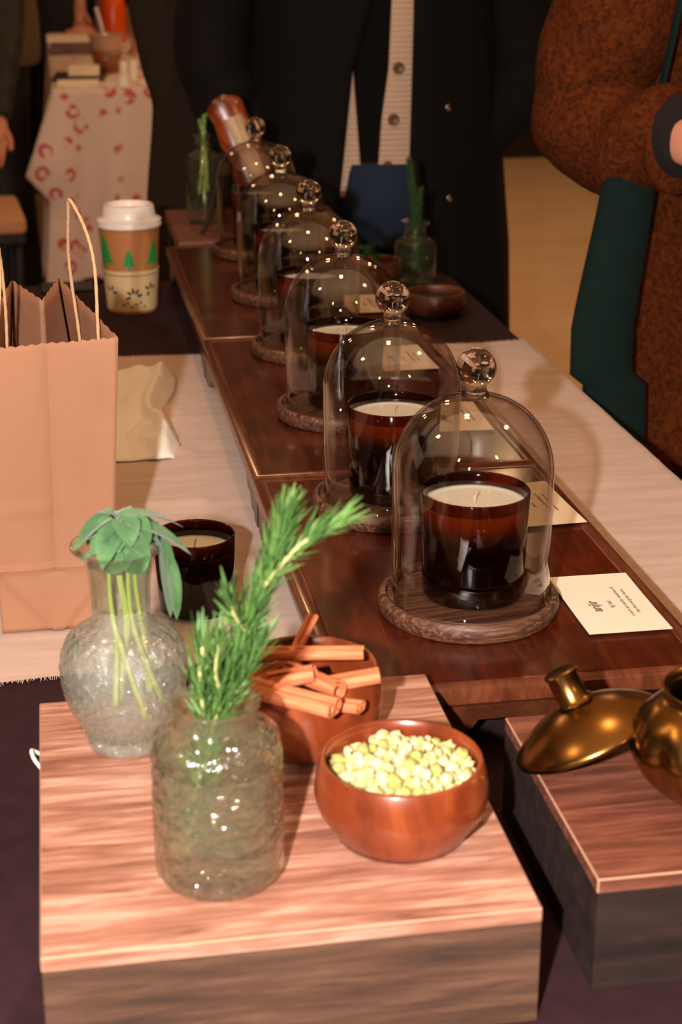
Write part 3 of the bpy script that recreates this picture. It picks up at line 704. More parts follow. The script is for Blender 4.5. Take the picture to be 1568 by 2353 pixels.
bowl('reddish acacia bowl piled with cinnamon sticks', (.1335, .895, BZ+.0005), .0443, .052, M['bowlwood'], .7)
def quill(label, a, b, R=.0062, mat=None, double=True):
    a, b = Vector(a), Vector(b); L = (b-a).length; c = (a+b)/2
    o_ = []; 
    def scroll(cx, s, r0, r1, turns, a0, n=26):
        return [(cx+s*(r0+(r1-r0)*i/n)*math.cos(a0+turns*2*PI*i/n), (r0+(r1-r0)*i/n)*math.sin(a0+turns*2*PI*i/n)) for i in range(n+1)]
    if double:
        line = scroll(-R*.45, 1, R*.3, R*.58, 1.3, PI*.9)[:] ; line = [(x, y) for x, y in line]
        line += [(-x, y) for x, y in line[::-1]]
    else: line = scroll(0, 1, R*.55, R*.95, 1.25, .4, 34)
    th = .0009; P = [Vector((x, y, 0)) for x, y in line]; inner = []
    for i, p in enumerate(P):
        tt = (P[min(i+1, len(P)-1)]-P[max(0, i-1)]).normalized(); inner.append(p+Vector((-tt.y, tt.x, 0))*th)
    loop = P+inner[::-1]; bm = BM(); rings = []
    for k in range(13):
        f = -L/2+L*k/12; g = 1+.03*nz(k*.5, L*50, 1)
        rings.append([(f+(.0006*nz(p.x*900, p.y*900, 3) if k in (0, 12) else 0), p.x*g, p.y*g) for p in loop])
    quad_rings(bm, rings, True, False, False)
    n = len(P)
    bm.verts.ensure_lookup_table()
    m = len(loop)
    for base in (0, 12*m):
        for i in range(n-1):
            try: bm.faces.new([bm.verts[base+j] for j in (i, i+1, m-2-i, m-1-i)])
            except ValueError: pass
    o = obj('cinnamon_stick', bm, M['cinnamon'], auto=40); o.location = c
    o.rotation_euler = (b-a).to_track_quat('X', 'Z').to_euler()
    tag(o, label, 'cinnamon stick', 'cinnamon sticks in the wooden bowl')
quill('cinnamon stick poking up highest, leaning away from the bowl', (.119, .900, .862), (.143, .931, .888), .0042)
quill('long straight cinnamon stick lying across the back of the pile', (.100, .9, .880), (.166, .882, .8835), .0062)
quill('short curled cinnamon stick pointing at camera in the middle of pile', (.108, .872, .8735), (.1335, .862, .8815), .0066, double=False)
quill('hollow cinnamon stick with round open end in the pile centre', (.121, .890, .872), (.145, .848, .8765), .0068, double=False)
quill('cinnamon stick pointing right with its open end over the bowl rim', (.136, .862, .873), (.171, .857, .8795), .0062, double=False)
quill('biggest front cinnamon stick, half in shadow beside the rosemary jar', (.092, .868, .875), (.1395, .829, .8755), .0085)
quill('cinnamon stick lowest in the pile, tucked under the round-ended one', (.116, .875, .861), (.157, .842, .868), .006)
quill('cinnamon stick mostly in shadow behind the rosemary jar', (.094, .885, .866), (.128, .907, .871), .006)

# ---------------------------------------------------------------- brass pot and lid
t = thing('brass_pot', 'fluted round brass pot at the right edge of the dark box', 'pot', (.352, .790, BZ+.0005))
bm = BM(); seg = 144; prof = [(0, 0), (.020, 0), (.024, .002), (.033, .009), (.042, .021), (.0455, .034), (.043, .047), (.036, .056), (.030, .0605), (.0282, .063), (.0295, .0665), (.031, .068), (.0305, .0692), (.0275, .067), (.0262, .063), (.028, .0585)]
P = smooth_path([(a, 0, b) for a, b in prof], 4); rings = []
for p in P[1:]:
    fl_ = max(0, math.sin(min(1, max(0, (p.z-.003)/.054))*PI))
    rings.append([((p.x*(1+.07*fl_*abs(math.sin(5*(2*PI*i/seg)+p.z*18))))*math.cos(2*PI*i/seg), (p.x*(1+.07*fl_*abs(math.sin(5*(2*PI*i/seg)+p.z*18))))*math.sin(2*PI*i/seg), p.z) for i in range(seg)])
quad_rings(bm, rings, True, True, False)
obj('pot_body', bm, M['brass'], t)
obj('inside_wall', lathe([(.0278, .059), (.036, .05), (.040, .034), (.034, .014), (0, .008)], 48), M['brass_in'], t)
t = thing('brass_lid', 'domed brass lid with cylinder knob leaning against the brass pot', 'lid', (.2915, .840, BZ+.0265))
obj('lid_plate', lathe([(0, .0145), (.008, .0142), (.016, .0125), (.028, .008), (.038, .0025), (.0445, -.003), (.0465, -.0052), (.0465, -.0075), (.0445, -.008), (.040, -.0045), (.028, .004), (.014, .0095), (0, .011)], 80), M['brass'], t)
obj('knob', lathe([(0, .013), (.0112, .0142), (.0118, .0155), (.0095, .0175), (.0093, .0320), (.0104, .0328), (.0104, .0345), (.0085, .0352), (0, .0345)], 40), M['brass'], t, auto=50)
t.rotation_euler = (math.radians(-15), math.radians(-24), 0); t.name = 'pot_cover'

# ---------------------------------------------------------------- things at the far end of the table
def small_bottle(label, loc, R, H, neck_r, neck_h, cat='bottle', name='glass_bottle', water=.6):
    t = thing(name, label, cat, loc)
    pr = [(0, 0), (R*.85, 0), (R*.97, .002), (R, .006), (R, H-R*.35), (R*.93, H-R*.12), (R*.7, H), (neck_r*1.15, H+.003), (neck_r, H+.007), (neck_r, H+neck_h-.006), (neck_r*1.3, H+neck_h-.004), (neck_r*1.32, H+neck_h), (neck_r*.85, H+neck_h), (neck_r*.85, H+.008)]
    obj('bottle_body', lathe(pr, 48), M['bottleglass'], t, auto=60)
    obj('water', lathe([(0, .003), (R*.9, .004), (R*.93, H*water), (0, H*water)], 32), M['water'], t)
    return t
small_bottle('small round-shouldered glass bottle with herb behind the dark bowl', (.538, 2.452, TZ+.0008), .0318, .072, .0165, .026)
herb('green_herb_sprig', 'dark green herb sprig standing in the small far glass bottle', 'herb sprig', (.538, 2.452, TZ), [
    ([(.004, 0, .01), (.003, 0, .06), (.002, 0, .10), (-.002, 0, .135), (-.009, 0, .178)], [.0016, .0008], 260, .017, .015), ([(-.003, 0, .02), (.004, .003, .09), (.007, .003, .14)], [.0014, .0008], 160, .016, .013), ([(0, 0, .06), (-.004, .003, .12), (-.008, .004, .16), (-.011, .004, .185)], [.0014, .0008], 140, .016, .013)], 1, .9, M['needle_dark'], M['needle_dark'], 9)
bowl('dark wooden bowl with dark contents on the plum cloth beyond the runner', (.5245, 2.25, TZ+.0008), .0425, .035, M['bowldark'], .5)
o = obj('loose_tea', lathe([(0, 0), (.02, .0006), (.036, 0), (.0372, -.0015), (0, -.002)], 40), plain('dark_dried_tea', (40, 26, 20), .95, bump=(500, 1, .002))); o.location = (.5245, 2.25, TZ+.026)
tag(o, 'dark dried tea filling the far wooden bowl', 'tea', kind='stuff')
bowl('second dark bowl at the table end, tucked behind the small bottle', (.486, 2.485, TZ+.0008), .038, .034, M['bowldark'], .5)
herb('green_herb_tuft', 'small green herb tuft lying in the bowl at the table end', 'herb', (.478, 2.485, TZ+.03), [([(-.02, 0, 0), (-.008, 0, .016), (.004, 0, .026)], .001, 70, .014, .012), ([(.01, 0, 0), (0, 0, .016), (-.014, 0, .022)], .001, 60, .014, .012)], 1, 1, M['needle_dark'], M['needle_dark'], 4)

small_bottle('tall straight glass bottle with green stems on the far stand', (.2425, 2.73, .8055), .0285, .114, .0115, .03, water=.7)
herb('green_stem_bunch', 'bunch of green stems in the tall far bottle', 'herb sprig', (.2425, 2.73, .806), [
    ([(.002, 0, .03), (.0, 0, .09), (.001, 0, .15), (.004, 0, .17)], .002, 40, .010, .010), ([(-.008, 0, .045), (0, 0, .12), (.003, 0, .165)], .002, 46, .010, .012), ([(.006, 0, .05), (.003, .002, .13), (-.003, .002, .160)], .0025, 40, .012, .010)], 1, 1.4, plain('bright_stem_green', (110, 150, 80), .6), M['sagestem'], 2)

# bark slab on a small black easel
t = thing('bark_slab', 'upright orange-brown bark-edged wood slab leaning on a black easel', 'wood slab', (.338, 2.65, .823))
bm = BM(); n = 30; rows = []
for j in range(n+1):
    v = j/n; hw = .0205*(1+.16*nz(v*7, 1, 2)+.05*math.sin(v*19)); cx_ = .008*math.sin(v*2.4)
    if v > .9: hw *= math.sqrt(max(.05, 1-((v-.9)/.1)**2))
    ring = []
    for k in range(20):
        a = 2*PI*k/20; x = cx_+hw*1.45*math.cos(a)*(1+.06*nz(v*9, math.cos(a)*2, 5)); y = .011*math.sin(a)*(1+.4*abs(math.cos(a))**4)
        ring.append((x, y, v*.205))
    rows.append(ring)
quad_rings(bm, rows, True, True, True)
obj('bark_rim', bm, wood('glossy_orange_bark', [(30, 10, 5), (120, 46, 16), (176, 82, 34)], 22, (2, 2, .6), .2, .5, coat=.8), t)
bm = BM(); rows = []
for j in range(25):
    v = .06+.76*j/24; hw = .0145*(1+.14*nz(v*6, 4, 1)); cx_ = .008*math.sin(v*2.4)+.004
    rows.append([(cx_-hw, -.0108, v*.205), (cx_-hw*.5, -.0128, v*.205), (cx_, -.0132, v*.205), (cx_+hw*.5, -.0126, v*.205), (cx_+hw, -.0106, v*.205)])
quad_rings(bm, rows, False); obj('heartwood_face', bm, wood('striped_pale_heartwood', [(120, 84, 54), (198, 164, 124), (222, 196, 160)], 18, (6, 1, .35), .5, .1), t)
t.rotation_euler = (math.radians(-12), math.radians(-22), 0)
t = thing('easel_stand', 'small black easel propping up the bark slab on the far stand', 'easel', (.262, 2.66, .8055))
for p in (((-.036, -.045, .003), (-.02, -.03, .03), (.006, .03, .115)), ((-.008, -.045, .003), (.0, -.02, .05), (.012, .03, .115)), ((.012, .1, .003), (.011, .07, .05), (.01, .032, .115))):
    obj('leg', tube(p, .0034, 8), M['black'], t)
obj('ledge', box(.03, .11, -.03, .012, .008, .014, bev=.001), M['black'], t)

# ---------------------------------------------------------------- second table with the flowered cloth
def flowered():
    m, nt, b, o = newmat('flower_printed_cotton'); L = nt.links
    tc = nt.nodes.new('ShaderNodeTexCoord'); v = nt.nodes.new('ShaderNodeTexVoronoi'); v.inputs['Scale'].default_value = 15
    n = nt.nodes.new('ShaderNodeTexNoise'); n.inputs['Scale'].default_value = 34; n.inputs['Detail'].default_value = 3
    L.new(tc.outputs['Object'], v.inputs['Vector']); L.new(tc.outputs['Object'], n.inputs['Vector'])
    # ring-shaped blossoms broken up by noise
    r = nt.nodes.new('ShaderNodeValToRGB'); e = r.color_ramp.elements
    e[0].position = .12; e[0].color = (0, 0, 0, 1); e[1].position = .22; e[1].color = (1, 1, 1, 1); x = e.new(.32); x.color = (1, 1, 1, 1); y = e.new(.40); y.color = (0, 0, 0, 1)
    L.new(v.outputs['Distance'], r.inputs[0])
    g = nt.nodes.new('ShaderNodeMath'); g.operation = 'GREATER_THAN'; g.inputs[1].default_value = .46; L.new(n.outputs[0], g.inputs[0])
    mu = nt.nodes.new('ShaderNodeMath'); mu.operation = 'MULTIPLY'; L.new(r.outputs[0], mu.inputs[0]); L.new(g.outputs[0], mu.inputs[1])
    c2 = nt.nodes.new('ShaderNodeValToRGB'); c2.color_ramp.elements[0].color = C((206, 90, 60)); c2.color_ramp.elements[1].color = C((196, 84, 104)); L.new(v.outputs['Color'], c2.inputs[0])
    mx = nt.nodes.new('ShaderNodeMix'); mx.data_type = 'RGBA'; mx.inputs[6].default_value = C((232, 214, 204)); L.new(mu.outputs[0], mx.inputs[0]); L.new(c2.outputs[0], mx.inputs[7])
    L.new(mx.outputs[2], b.inputs['Base Color']); b.inputs['Roughness'].default_value = .9
    return m
M['flower'] = flowered()
AX0, AX1, AY0, AY1 = .012, 1.15, 5.36, 7.75
t = thing('folding_table', 'background table hidden under the flowered cloth', 'table', (0, 0, 0))
obj('tabletop', box(AX0+.01, AX1-.01, AY0+.01, AY1-.01, .715, .742), M['black'], t, smooth=False)
for x in (AX0+.12, AX1-.12):
    for y in (AY0+.2, AY1-.2): obj('leg', tube([(x, y, 0), (x, y, .4), (x, y, .715)], .014, 10, n=1), M['black'], t)
out = rrect(AX0, AX1, AY0, AY1, .03, 4); dense = []
for i in range(len(out)):
    a, b = Vector(out[i]+(0,)), Vector(out[(i+1) % len(out)]+(0,)); n = max(1, int((b-a).length/.022))
    dense += [a.lerp(b, k/n) for k in range(n)]
cen = Vector(((AX0+AX1)/2, (AY0+AY1)/2, 0)); bm = BM()
rings = [[Vector((cen.x+(p.x-cen.x)*.5, cen.y+(p.y-cen.y)*.5, TZ)) for p in dense], [Vector((p.x, p.y, TZ)) for p in dense]]
for dz in (.003, .02, .06, .12, .19, .26, .34, .42, .52, .60):
    rg = []
    for i, p in enumerate(dense):
        c = math.exp(-((p.x-AX0)**2+(p.y-AY0)**2)/.05**2)
        nx = -1 if p.x < AX0+.02 else (1 if p.x > AX1-.02 else 0); ny = -1 if p.y < AY0+.02 else (1 if p.y > AY1-.02 else 0)
        s_ = (p.x if ny else p.y); f = .022*dz/.3*math.sin(s_*34+1.3*math.sin(s_*9))+.012*dz
        if dz > .27: f -= .05*c
        flare = .085*min(dz, .26)/.26 if dz <= .27 else .055
        rg.append(Vector((p.x+nx*(f+.004+flare*c+.02*dz), p.y+ny*(f+.004+.03*c*min(dz, .26)/.26), TZ-dz)))
    rings.append(rg)
quad_rings(bm, rings, True, True, False)
tag(obj('flowered_tablecloth', bm, M['flower'], auto=60), 'white tablecloth with orange and pink flower rings on the background table', 'tablecloth')
AZ = TZ+.001
def glossy(n, c, r=.3): return plain(n, c, r)
t = thing('iced_drink_cup', 'clear plastic cup of iced milky coffee with straw on flowered cloth', 'cup', (.202, 5.86, AZ))
obj('cup_body', lathe([(0, 0), (.038, 0), (.041, .004), (.052, .085), (.0565, .122), (.061, .124), (.061, .129), (.055, .127), (.0545, .121)], 40), plain('milky_coffee_plastic', (206, 160, 128), .2, spec=.6), t, auto=50)
obj('coffee', lathe([(.0395, .006), (.0515, .078), (.0525, .078), (.0412, .005)], 40, closed=True), plain('dark_coffee_layer', (160, 98, 60), .3), t)
obj('straw', tube([(-.004, 0, .08), (-.012, 0, .15), (-.028, 0, .215)], .006, 8), M['lid'], t)
t2 = lathe([(0, .0), (.013, 0), (.013, .0008), (0, .0008)], 24); o = obj('round_mark', t2, plain('grey_round_mark', (150, 136, 124), .6), t); o.location = (.012, -.0495, .068); o.rotation_euler = (PI/2-.11, 0, .24)
orange = glossy('orange_juice', (226, 84, 14), .25); redo = glossy('deep_orange', (232, 74, 12), .25)
t = thing('juice_bottle', 'tall bottle of orange juice behind the iced coffee', 'bottle', (.283, 7.2, AZ))
obj('bottle_body', lathe([(0, 0), (.05, 0), (.052, .01), (.052, .15), (.046, .17), (.036, .185), (.036, .19), (0, .19)], 32), orange, t, auto=50)
obj('cap', lathe([(.038, .186), (.040, .187), (.040, .21), (0, .212)], 32), M['lid'], t, auto=50)
t = thing('drink_dispenser', 'orange drink jar on a dark stand at the back of the flowered table', 'jar', (.47, 7.5, AZ))
obj('stand', box(-.09, .09, -.07, .07, 0, .075, bev=.004), M['black'], t, smooth=False)
obj('jar_body', lathe([(0, .078), (.062, .078), (.068, .085), (.068, .24), (.05, .26), (0, .262)], 32), redo, t, auto=50)
t = thing('serving_tray', 'dark open box with a pale lid sheet on the flowered cloth', 'tray', (.105, 6.72, AZ))
obj('tray_body', box(-.085, .1, -.12, .16, 0, .042, bev=.003), M['bowldark'], t, smooth=False)
obj('lid_sheet', box(-.1, .09, -.1, .2, .043, .052, bev=.002), M['card'], t, smooth=False)
for i, (x, y, w_, d_, lab) in enumerate([(.095, 5.46, .13, .06, 'white leaflet closest to the front edge of the flowered table'), (.12, 5.70, .10, .10, 'white leaflet lying on the dark folder on the flowered table')]):
    o = obj('leaflet', box(-w_/2, w_/2, -d_/2, d_/2, 0, .002), M['card'], smooth=False); o.location = (x, y, AZ+(.0001 if i == 0 else .0125)); o.rotation_euler = (math.radians(14), 0, -.05); o.location.z += .5*d_*math.sin(math.radians(14)); tag(o, lab, 'leaflet')
o = obj('dark_folder', box(-.085, .085, -.12, .12, 0, .011, bev=.002), plain('dark_green_cover', (40, 48, 42), .4), smooth=False); o.location = (.105, 5.70, AZ); o.rotation_euler = (0, 0, -.08)
tag(o, 'dark green folder lying on the flowered table beside the iced coffee', 'folder')
cw = plain('bright_white_wax', (252, 246, 236), .3)
for x, y, r_, h_, lab in [(.236, 5.44, .019, .034, 'short white candle at the front edge of the flowered table'), (.246, 5.62, .013, .06, 'slim white candle behind the short one on the flowered table'), (.279, 5.62, .013, .062, 'slim white candle right of its twin, nearest the dark coat')]:
    t = thing('white_candle', lab, 'candle', (x, y, AZ), 0, 'white candles on the flowered table')
    obj('wax_body', lathe([(0, 0), (r_, 0), (r_, h_-.002), (r_-.002, h_), (0, h_-.002)], 24), cw, t, auto=50); obj('wick', tube([(0, 0, h_-.004), (0, 0, h_+.003), (.001, 0, h_+.009)], .001, 6), M['wick'], t)
o = obj('white_dish', lathe([(0, 0), (.03, 0), (.04, .008), (.038, .009), (.028, .003), (0, .003)], 32), cw); o.location = (.315, 5.45, AZ); tag(o, 'small white dish at the front edge of the flowered table', 'dish')
t = thing('candlestick', 'thin grey and copper candlestick standing on the flowered table', 'candlestick', (.338, 6.62, AZ))
obj('base', lathe([(0, 0), (.03, 0), (.03, .006), (.014, .02), (.012, .11), (.018, .12), (0, .122)], 24), plain('copper_pink', (206, 140, 110), .35, metal=.4), t, auto=50)
obj('pole', tube([(0, 0, .12), (0, 0, .25), (0, 0, .4)], .005, 8, n=1), plain('grey_pole', (120, 110, 104), .4), t)
t = thing('spread_jar', 'green and orange labelled jar beside the candlestick on the flowered table', 'jar', (.408, 6.55, AZ))
obj('jar_body', lathe([(0, 0), (.034, 0), (.036, .004), (.036, .03), (.036, .085), (.03, .092), (0, .092)], 24), plain('olive_jar', (128, 120, 66), .3), t, auto=50)
obj('label_band', lathe([(.0362, .004), (.037, .004), (.037, .034), (.0362, .034)], 24, closed=True), plain('orange_label', (220, 130, 70), .4), t, auto=50)
obj('lid', lathe([(.0385, .092), (.0385, .108), (0, .109), (0, .0925), (.0385, .092)], 24), M['lid'], t, auto=50)
bm = BM(); bmesh.ops.create_icosphere(bm, subdivisions=4, radius=1)
for v in bm.verts: k = 1+.15*nz(v.co.x*2, v.co.y*2, v.co.z*2); v.co = Vector((v.co.x*.085*k, v.co.y*.07*k, max(0, v.co.z*.06*k)))
o = obj('pink_bundle', bm, plain('dusty_pink_cloth', (214, 150, 134), .9)); o.location = (.15, 7.27, AZ); tag(o, 'dusty pink cloth bundle at the back of the flowered table', 'cloth')

# chair at the left
t = thing('chair', 'chair with a tan seat cushion at the left edge beside the flowered table', 'chair', (-.30, 5.02, 0), .08)
obj('seat', box(-.2, .2, -.2, .2, .40, .45, bev=.015, seg=3), plain('tan_cushion', (196, 150, 112), .8), t)
obj('seat_frame', box(-.195, .195, -.195, .195, .375, .40), M['black'], t, smooth=False)
for x in (-.17, .17):
    for y in (-.17, .17): obj('leg', tube([(x, y, 0), (x, y, .2), (x, y, .38)], .014, 8, n=1), M['black'], t)
obj('backrest', box(-.2, -.18, -.19, .19, .5, .9, bev=.008), M['black'], t)

# ---------------------------------------------------------------- people
M['skin'] = plain('skin', (222, 156, 128), .5, sss=(.008, .004, .002))
M['hair'] = plain('dark_hair', (40, 28, 22), .7)
def body(parent, J, E_, mat):
    me = bpy.data.meshes.new('body'); names = list(J); idx = {n: i for i, n in enumerate(names)}
    me.from_pydata([J[n][0] for n in names], [(idx[a], idx[b]) for a, b in E_], [])
    o = link(bpy.data.objects.new('body', me), parent); me.materials.append(mat)
    sk = o.modifiers.new('skin', 'SKIN'); sk.use_smooth_shade = True
    sv = me.skin_vertices[0].data
    for n in names:
        r = J[n][1]; sv[idx[n]].radius = r if isinstance(r, tuple) else (r, r)
    for v in sv: v.use_root = False
    sv[idx['pelvis']].use_root = True
    ss = o.modifiers.new('sub', 'SUBSURF'); ss.levels = 2; ss.render_levels = 2
    return o
def figure(root, hands, elbows, feet_dir=-1, lean=0, fine=None):
    # root-local skeleton, facing -Y; hands: (left_x<0, right_x>0) wrist points
    J = {'pelvis': ((0, 0, .93), (.14, .10)), 'waist': ((0, lean*.3, 1.06), (.12, .09)), 'chest': ((0, lean*.7, 1.25), (.14, .10)), 'collar': ((0, lean, 1.39), (.09, .07)), 'neck': ((0, lean, 1.46), (.05, .052)), 'jaw': ((0, lean-.015, 1.52), (.058, .07)), 'brow': ((0, lean-.01, 1.60), (.072, .09)), 'crown': ((0, lean, 1.665), (.05, .065)), 'nose': ((0, lean-.105, 1.555), (.011, .014))}
    E_ = [('pelvis', 'waist'), ('waist', 'chest'), ('chest', 'collar'), ('collar', 'neck'), ('neck', 'jaw'), ('jaw', 'brow'), ('brow', 'crown'), ('jaw', 'nose')]
    for s, side in ((-1, 'l'), (1, 'r')):
        J['hip'+side] = ((s*.09, 0, .86), .085); J['knee'+side] = ((s*.1, -.01, .48), .058); J['ankle'+side] = ((s*.1, .02, .09), .038); J['toe'+side] = ((s*.11, feet_dir*.13, .03), (.036, .024))
        E_ += [('pelvis', 'hip'+side), ('hip'+side, 'knee'+side), ('knee'+side, 'ankle'+side), ('ankle'+side, 'toe'+side)]
        k = 0 if s < 0 else 1; el = Vector(elbows[k]); wr = Vector(hands[k])
        J['sh'+side] = ((s*.165, lean, 1.385), .055); J['el'+side] = (tuple(el), .038); J['wr'+side] = (tuple(wr), (.026, .02))
        d = (wr-el).normalized(); u = d.cross(Vector((0, 0, 1)) if abs(d.z) < .8 else Vector((0, -1, 0))).normalized(); n = d.cross(u)
        if fine and side in fine: u, n = fine[side](d)
        pm = wr+d*.045; J['pm'+side] = (tuple(pm), (.026, .016))
        E_ += [('collar', 'sh'+side), ('sh'+side, 'el'+side), ('el'+side, 'wr'+side), ('wr'+side, 'pm'+side)]
        for f, (off, L) in enumerate(((-.027, .066), (-.010, .076), (.009, .072), (.026, .056))):
            b0 = pm+u*off*.9+d*.034; b1 = b0+d*L*.45+n*L*.12; b2 = b1+d*L*.22+n*L*.34; b3 = b2+d*L*.02+n*L*.28
            for q, (p, r_) in enumerate(((b0, .0098), (b1, .009), (b2, .0082), (b3, .0065))): J[f'f{f}{q}{side}'] = (tuple(p), r_)
            E_ += [('pm'+side, f'f{f}0{side}'), (f'f{f}0{side}', f'f{f}1{side}'), (f'f{f}1{side}', f'f{f}2{side}'), (f'f{f}2{side}', f'f{f}3{side}')]
        t0 = wr+d*.02-u*.022; t1 = t0+d*.028-u*.022+n*.012; t2 = t1+d*.03-u*.006+n*.014
        for q, (p, r_) in enumerate(((t0, .013), (t1, .0115), (t2, .009))): J[f't{q}{side}'] = (tuple(p), r_)
        E_ += [('wr'+side, 't0'+side), ('t0'+side, 't1'+side), ('t1'+side, 't2'+side)]
    o = body(root, J, E_, M['skin'])
    hb = lathe([(0, 1.70)]+[(.098*math.cos(a), 1.60+.098*math.sin(a)) for a in (1.3, 1.0, .6, .2, -.2)]+[(.085, 1.50), (.07, 1.47)], 24)
    for v in hb.verts: v.co.y = v.co.y+lean+.022; 
    h = obj('hair', hb, M['hair'], root)
    return J
def ering(cx, cy, z, rx, ry, a0, a1, n, fold=0, k=9, ph=0):
    out = []
    for i in range(n+1):
        a = a0+(a1-a0)*i/n; f = 1+fold*math.sin(k*a+ph+z*3)+fold*.6*nz(a*2, z*3, ph)
        out.append((cx+rx*f*math.sin(a), cy-ry*f*math.cos(a), z))
    return out
def garment(name, rows, mat, parent, thick=.006, closed=False, sub=0):
    bm = BM(); quad_rings(bm, rows, closed); o = obj(name, bm, mat, parent)
    so = o.modifiers.new('thick', 'SOLIDIFY'); so.thickness = thick; so.offset = -1
    return o
def torso(name, mat, parent, prof, fold=.02, n=72, k=9, cy=0, ph=0):
    rows = [ering(0, cy, z, rx, ry, 0, 2*PI, n, fold, k, ph)[:-1] for z, rx, ry in dense_prof(prof)]
    return garment(name, rows, mat, parent, closed=True)
def dense_prof(prof, n=6):
    P = smooth_path([(a, b, c) for a, b, c in prof], n); return [(p.x, p.y, p.z) for p in P]
def sleeve(name, path, rad, mat, parent, wr=.07, seed=0, seg=40, n=14):
    fn = lambda s, a: 1+wr*math.sin(s*46+2.2*math.sin(a+seed))*(.5+.5*math.sin(s*9+seed))+wr*.7*nz(s*14, math.cos(a)*1.5+seed, math.sin(a)*1.5)
    return obj(name, tube(path, rad, seg, n=n, fn=fn), mat, parent)
coatblack = plain('black_wool_coat', (16, 13, 13), .85, bump=(300, .3), spec=.2)
olive = plain('dark_olive_coat', (46, 38, 30), .9, bump=(200, .3), spec=.2)
def legs(parent, mat, name='trousers', r0=.1, r1=.075, top=.98):
    bm = BM()
    for s in (-1, 1): tube([(s*.075, 0, top-.08), (s*.09, 0, .8), (s*.1, -.01, .48), (s*.1, .02, .08)], [r0, r0*1.0, r0*.8, r1], 28, bm, n=8)
    tube([(0, 0, top), (0, 0, top-.07), (0, 0, top-.15)], [.155, .165, .14], 40, bm, n=4, flat=.72)
    obj(name, bm, mat, parent)
def shoes(parent, mat):
    for s in (-1, 1): obj('shoe', tube([(s*.1, .05, .05), (s*.1, -.02, .045), (s*.11, -.1, .035), (s*.115, -.155, .028)], [.045, .05, .045, .03], 18, n=6), mat, parent)

# centre person: open black coat, cream cardigan, blue jeans
P = thing('person', 'person in an open long black coat, cream cardigan and blue jeans behind the table end', 'person', (.585, 3.045, 0))
figure(P, ((-.2, -.01, .92), (.19, -.01, .92)), ((-.29, .0, 1.08), (.265, .0, 1.06)))
legs(P, plain('blue_denim', (24, 42, 70), .85, bump=(500, .4)), 'jeans', top=.865); shoes(P, M['black'])
torso('inner_shirt', plain('black_shirt', (14, 12, 12), .9, spec=.2), P, [(.85, .155, .115), (.95, .15, .112), (1.1, .145, .11), (1.3, .165, .115), (1.42, .1, .085)], .01)
ringsC = []
for i in range(34):
    z = .42+(1.42-.42)*i/33
    def itp(tab):
        for (z0, v0), (z1, v1) in zip(tab, tab[1:]):
            if z <= z1: return v0+(v1-v0)*max(0, (z-z0)/(z1-z0))
        return tab[-1][1]
    xl = itp([(.42, -.085), (.7, -.09), (.813, -.088), (1.033, -.064), (1.142, -.03), (1.42, -.02)]); xr = itp([(.42, .06), (.7, .05), (.813, .038), (.9, .040), (1.142, .044), (1.42, .03)])
    rx = itp([(.42, .275), (.7, .262), (.95, .235), (1.2, .215), (1.34, .2), (1.42, .09)]); ry = itp([(.42, .165), (.8, .155), (1.1, .15), (1.3, .145), (1.42, .09)])
    aL = -math.asin(max(-1, min(1, xl/rx))); aR = math.asin(max(-1, min(1, xr/rx)))
    ringsC.append(ering(0, 0, z, rx, ry, aR, 2*PI-aL, 80, .012, 11, 1))
garment('coat', ringsC, coatblack, P, .008)
sleeve('coat_sleeve', [(-.17, 0, 1.40), (-.25, .0, 1.25), (-.295, -.0, 1.08), (-.275, -.03, .97), (-.21, -.02, .89)], [.08, .072, .066, .062, .05], coatblack, P, .05, 1)
sleeve('coat_sleeve', [(.17, 0, 1.40), (.235, .0, 1.25), (.27, -.0, 1.06), (.262, -.03, .97), (.2, -.02, .89)], [.08, .072, .066, .062, .05], coatblack, P, .05, 2)
knit = plain('cream_rib_knit', (222, 188, 162), .95, sheen=.3)
nt = knit.node_tree; wv = nt.nodes.new('ShaderNodeTexWave'); wv.bands_direction = 'Z'; wv.inputs['Scale'].default_value = 34; wv.inputs['Distortion'].default_value = 1.5; tcn = nt.nodes.new('ShaderNodeTexCoord'); nt.links.new(tcn.outputs['Object'], wv.inputs['Vector'])
bp = nt.nodes.new('ShaderNodeBump'); bp.inputs['Distance'].default_value = .0015; nt.links.new(wv.outputs[0], bp.inputs['Height']); nt.links.new(bp.outputs[0], nt.nodes['Principled BSDF'].inputs['Normal'])
def cardi(tab, n=30):
    rows = []
    zs = [tab[0][0]+(tab[-1][0]-tab[0][0])*i/n for i in range(n+1)]
    for z in zs:
        for (z0, a0, b0), (z1, a1, b1) in zip(tab, tab[1:]):
            if z0 <= z <= z1+1e-6: f = (z-z0)/(z1-z0); xa, xb = a0+(a1-a0)*f, b0+(b1-b0)*f; break
        row = []
        for k in range(13):
            x = xa+(xb-xa)*k/12; row.append((x, -.134*math.sqrt(max(.01, 1-(x/.2)**2))-.002*math.sin(k/12*PI), z+.004*math.sin(k*.5)))
        rows.append(row)
    return rows
garment('cardigan', cardi([(.808, -.14, -.043), (.85, -.14, -.046), (1.033, -.12, -.061), (1.2, -.12, -.07)]), knit, P, .006)
cr = cardi([(.83, -.008, .09), (.85, -.016, .09), (.943, -.010, .09), (1.03, .002, .09), (1.142, .006, .09), (1.36, .03, .09)])
garment('cardigan', cr, knit, P, .006)
brown = plain('brown_horn_button', (112, 82, 48), .4)
for x, z in ((.018, 1.031), (.010, .943), (.000, .861)):
    o = obj('button', lathe([(0, .003), (.006, .003), (.0075, .0045), (.010, .004), (.0105, .001), (0, 0)], 24), brown, P); o.location = (x, -.1385, z); o.rotation_euler = (PI/2, 0, 0)
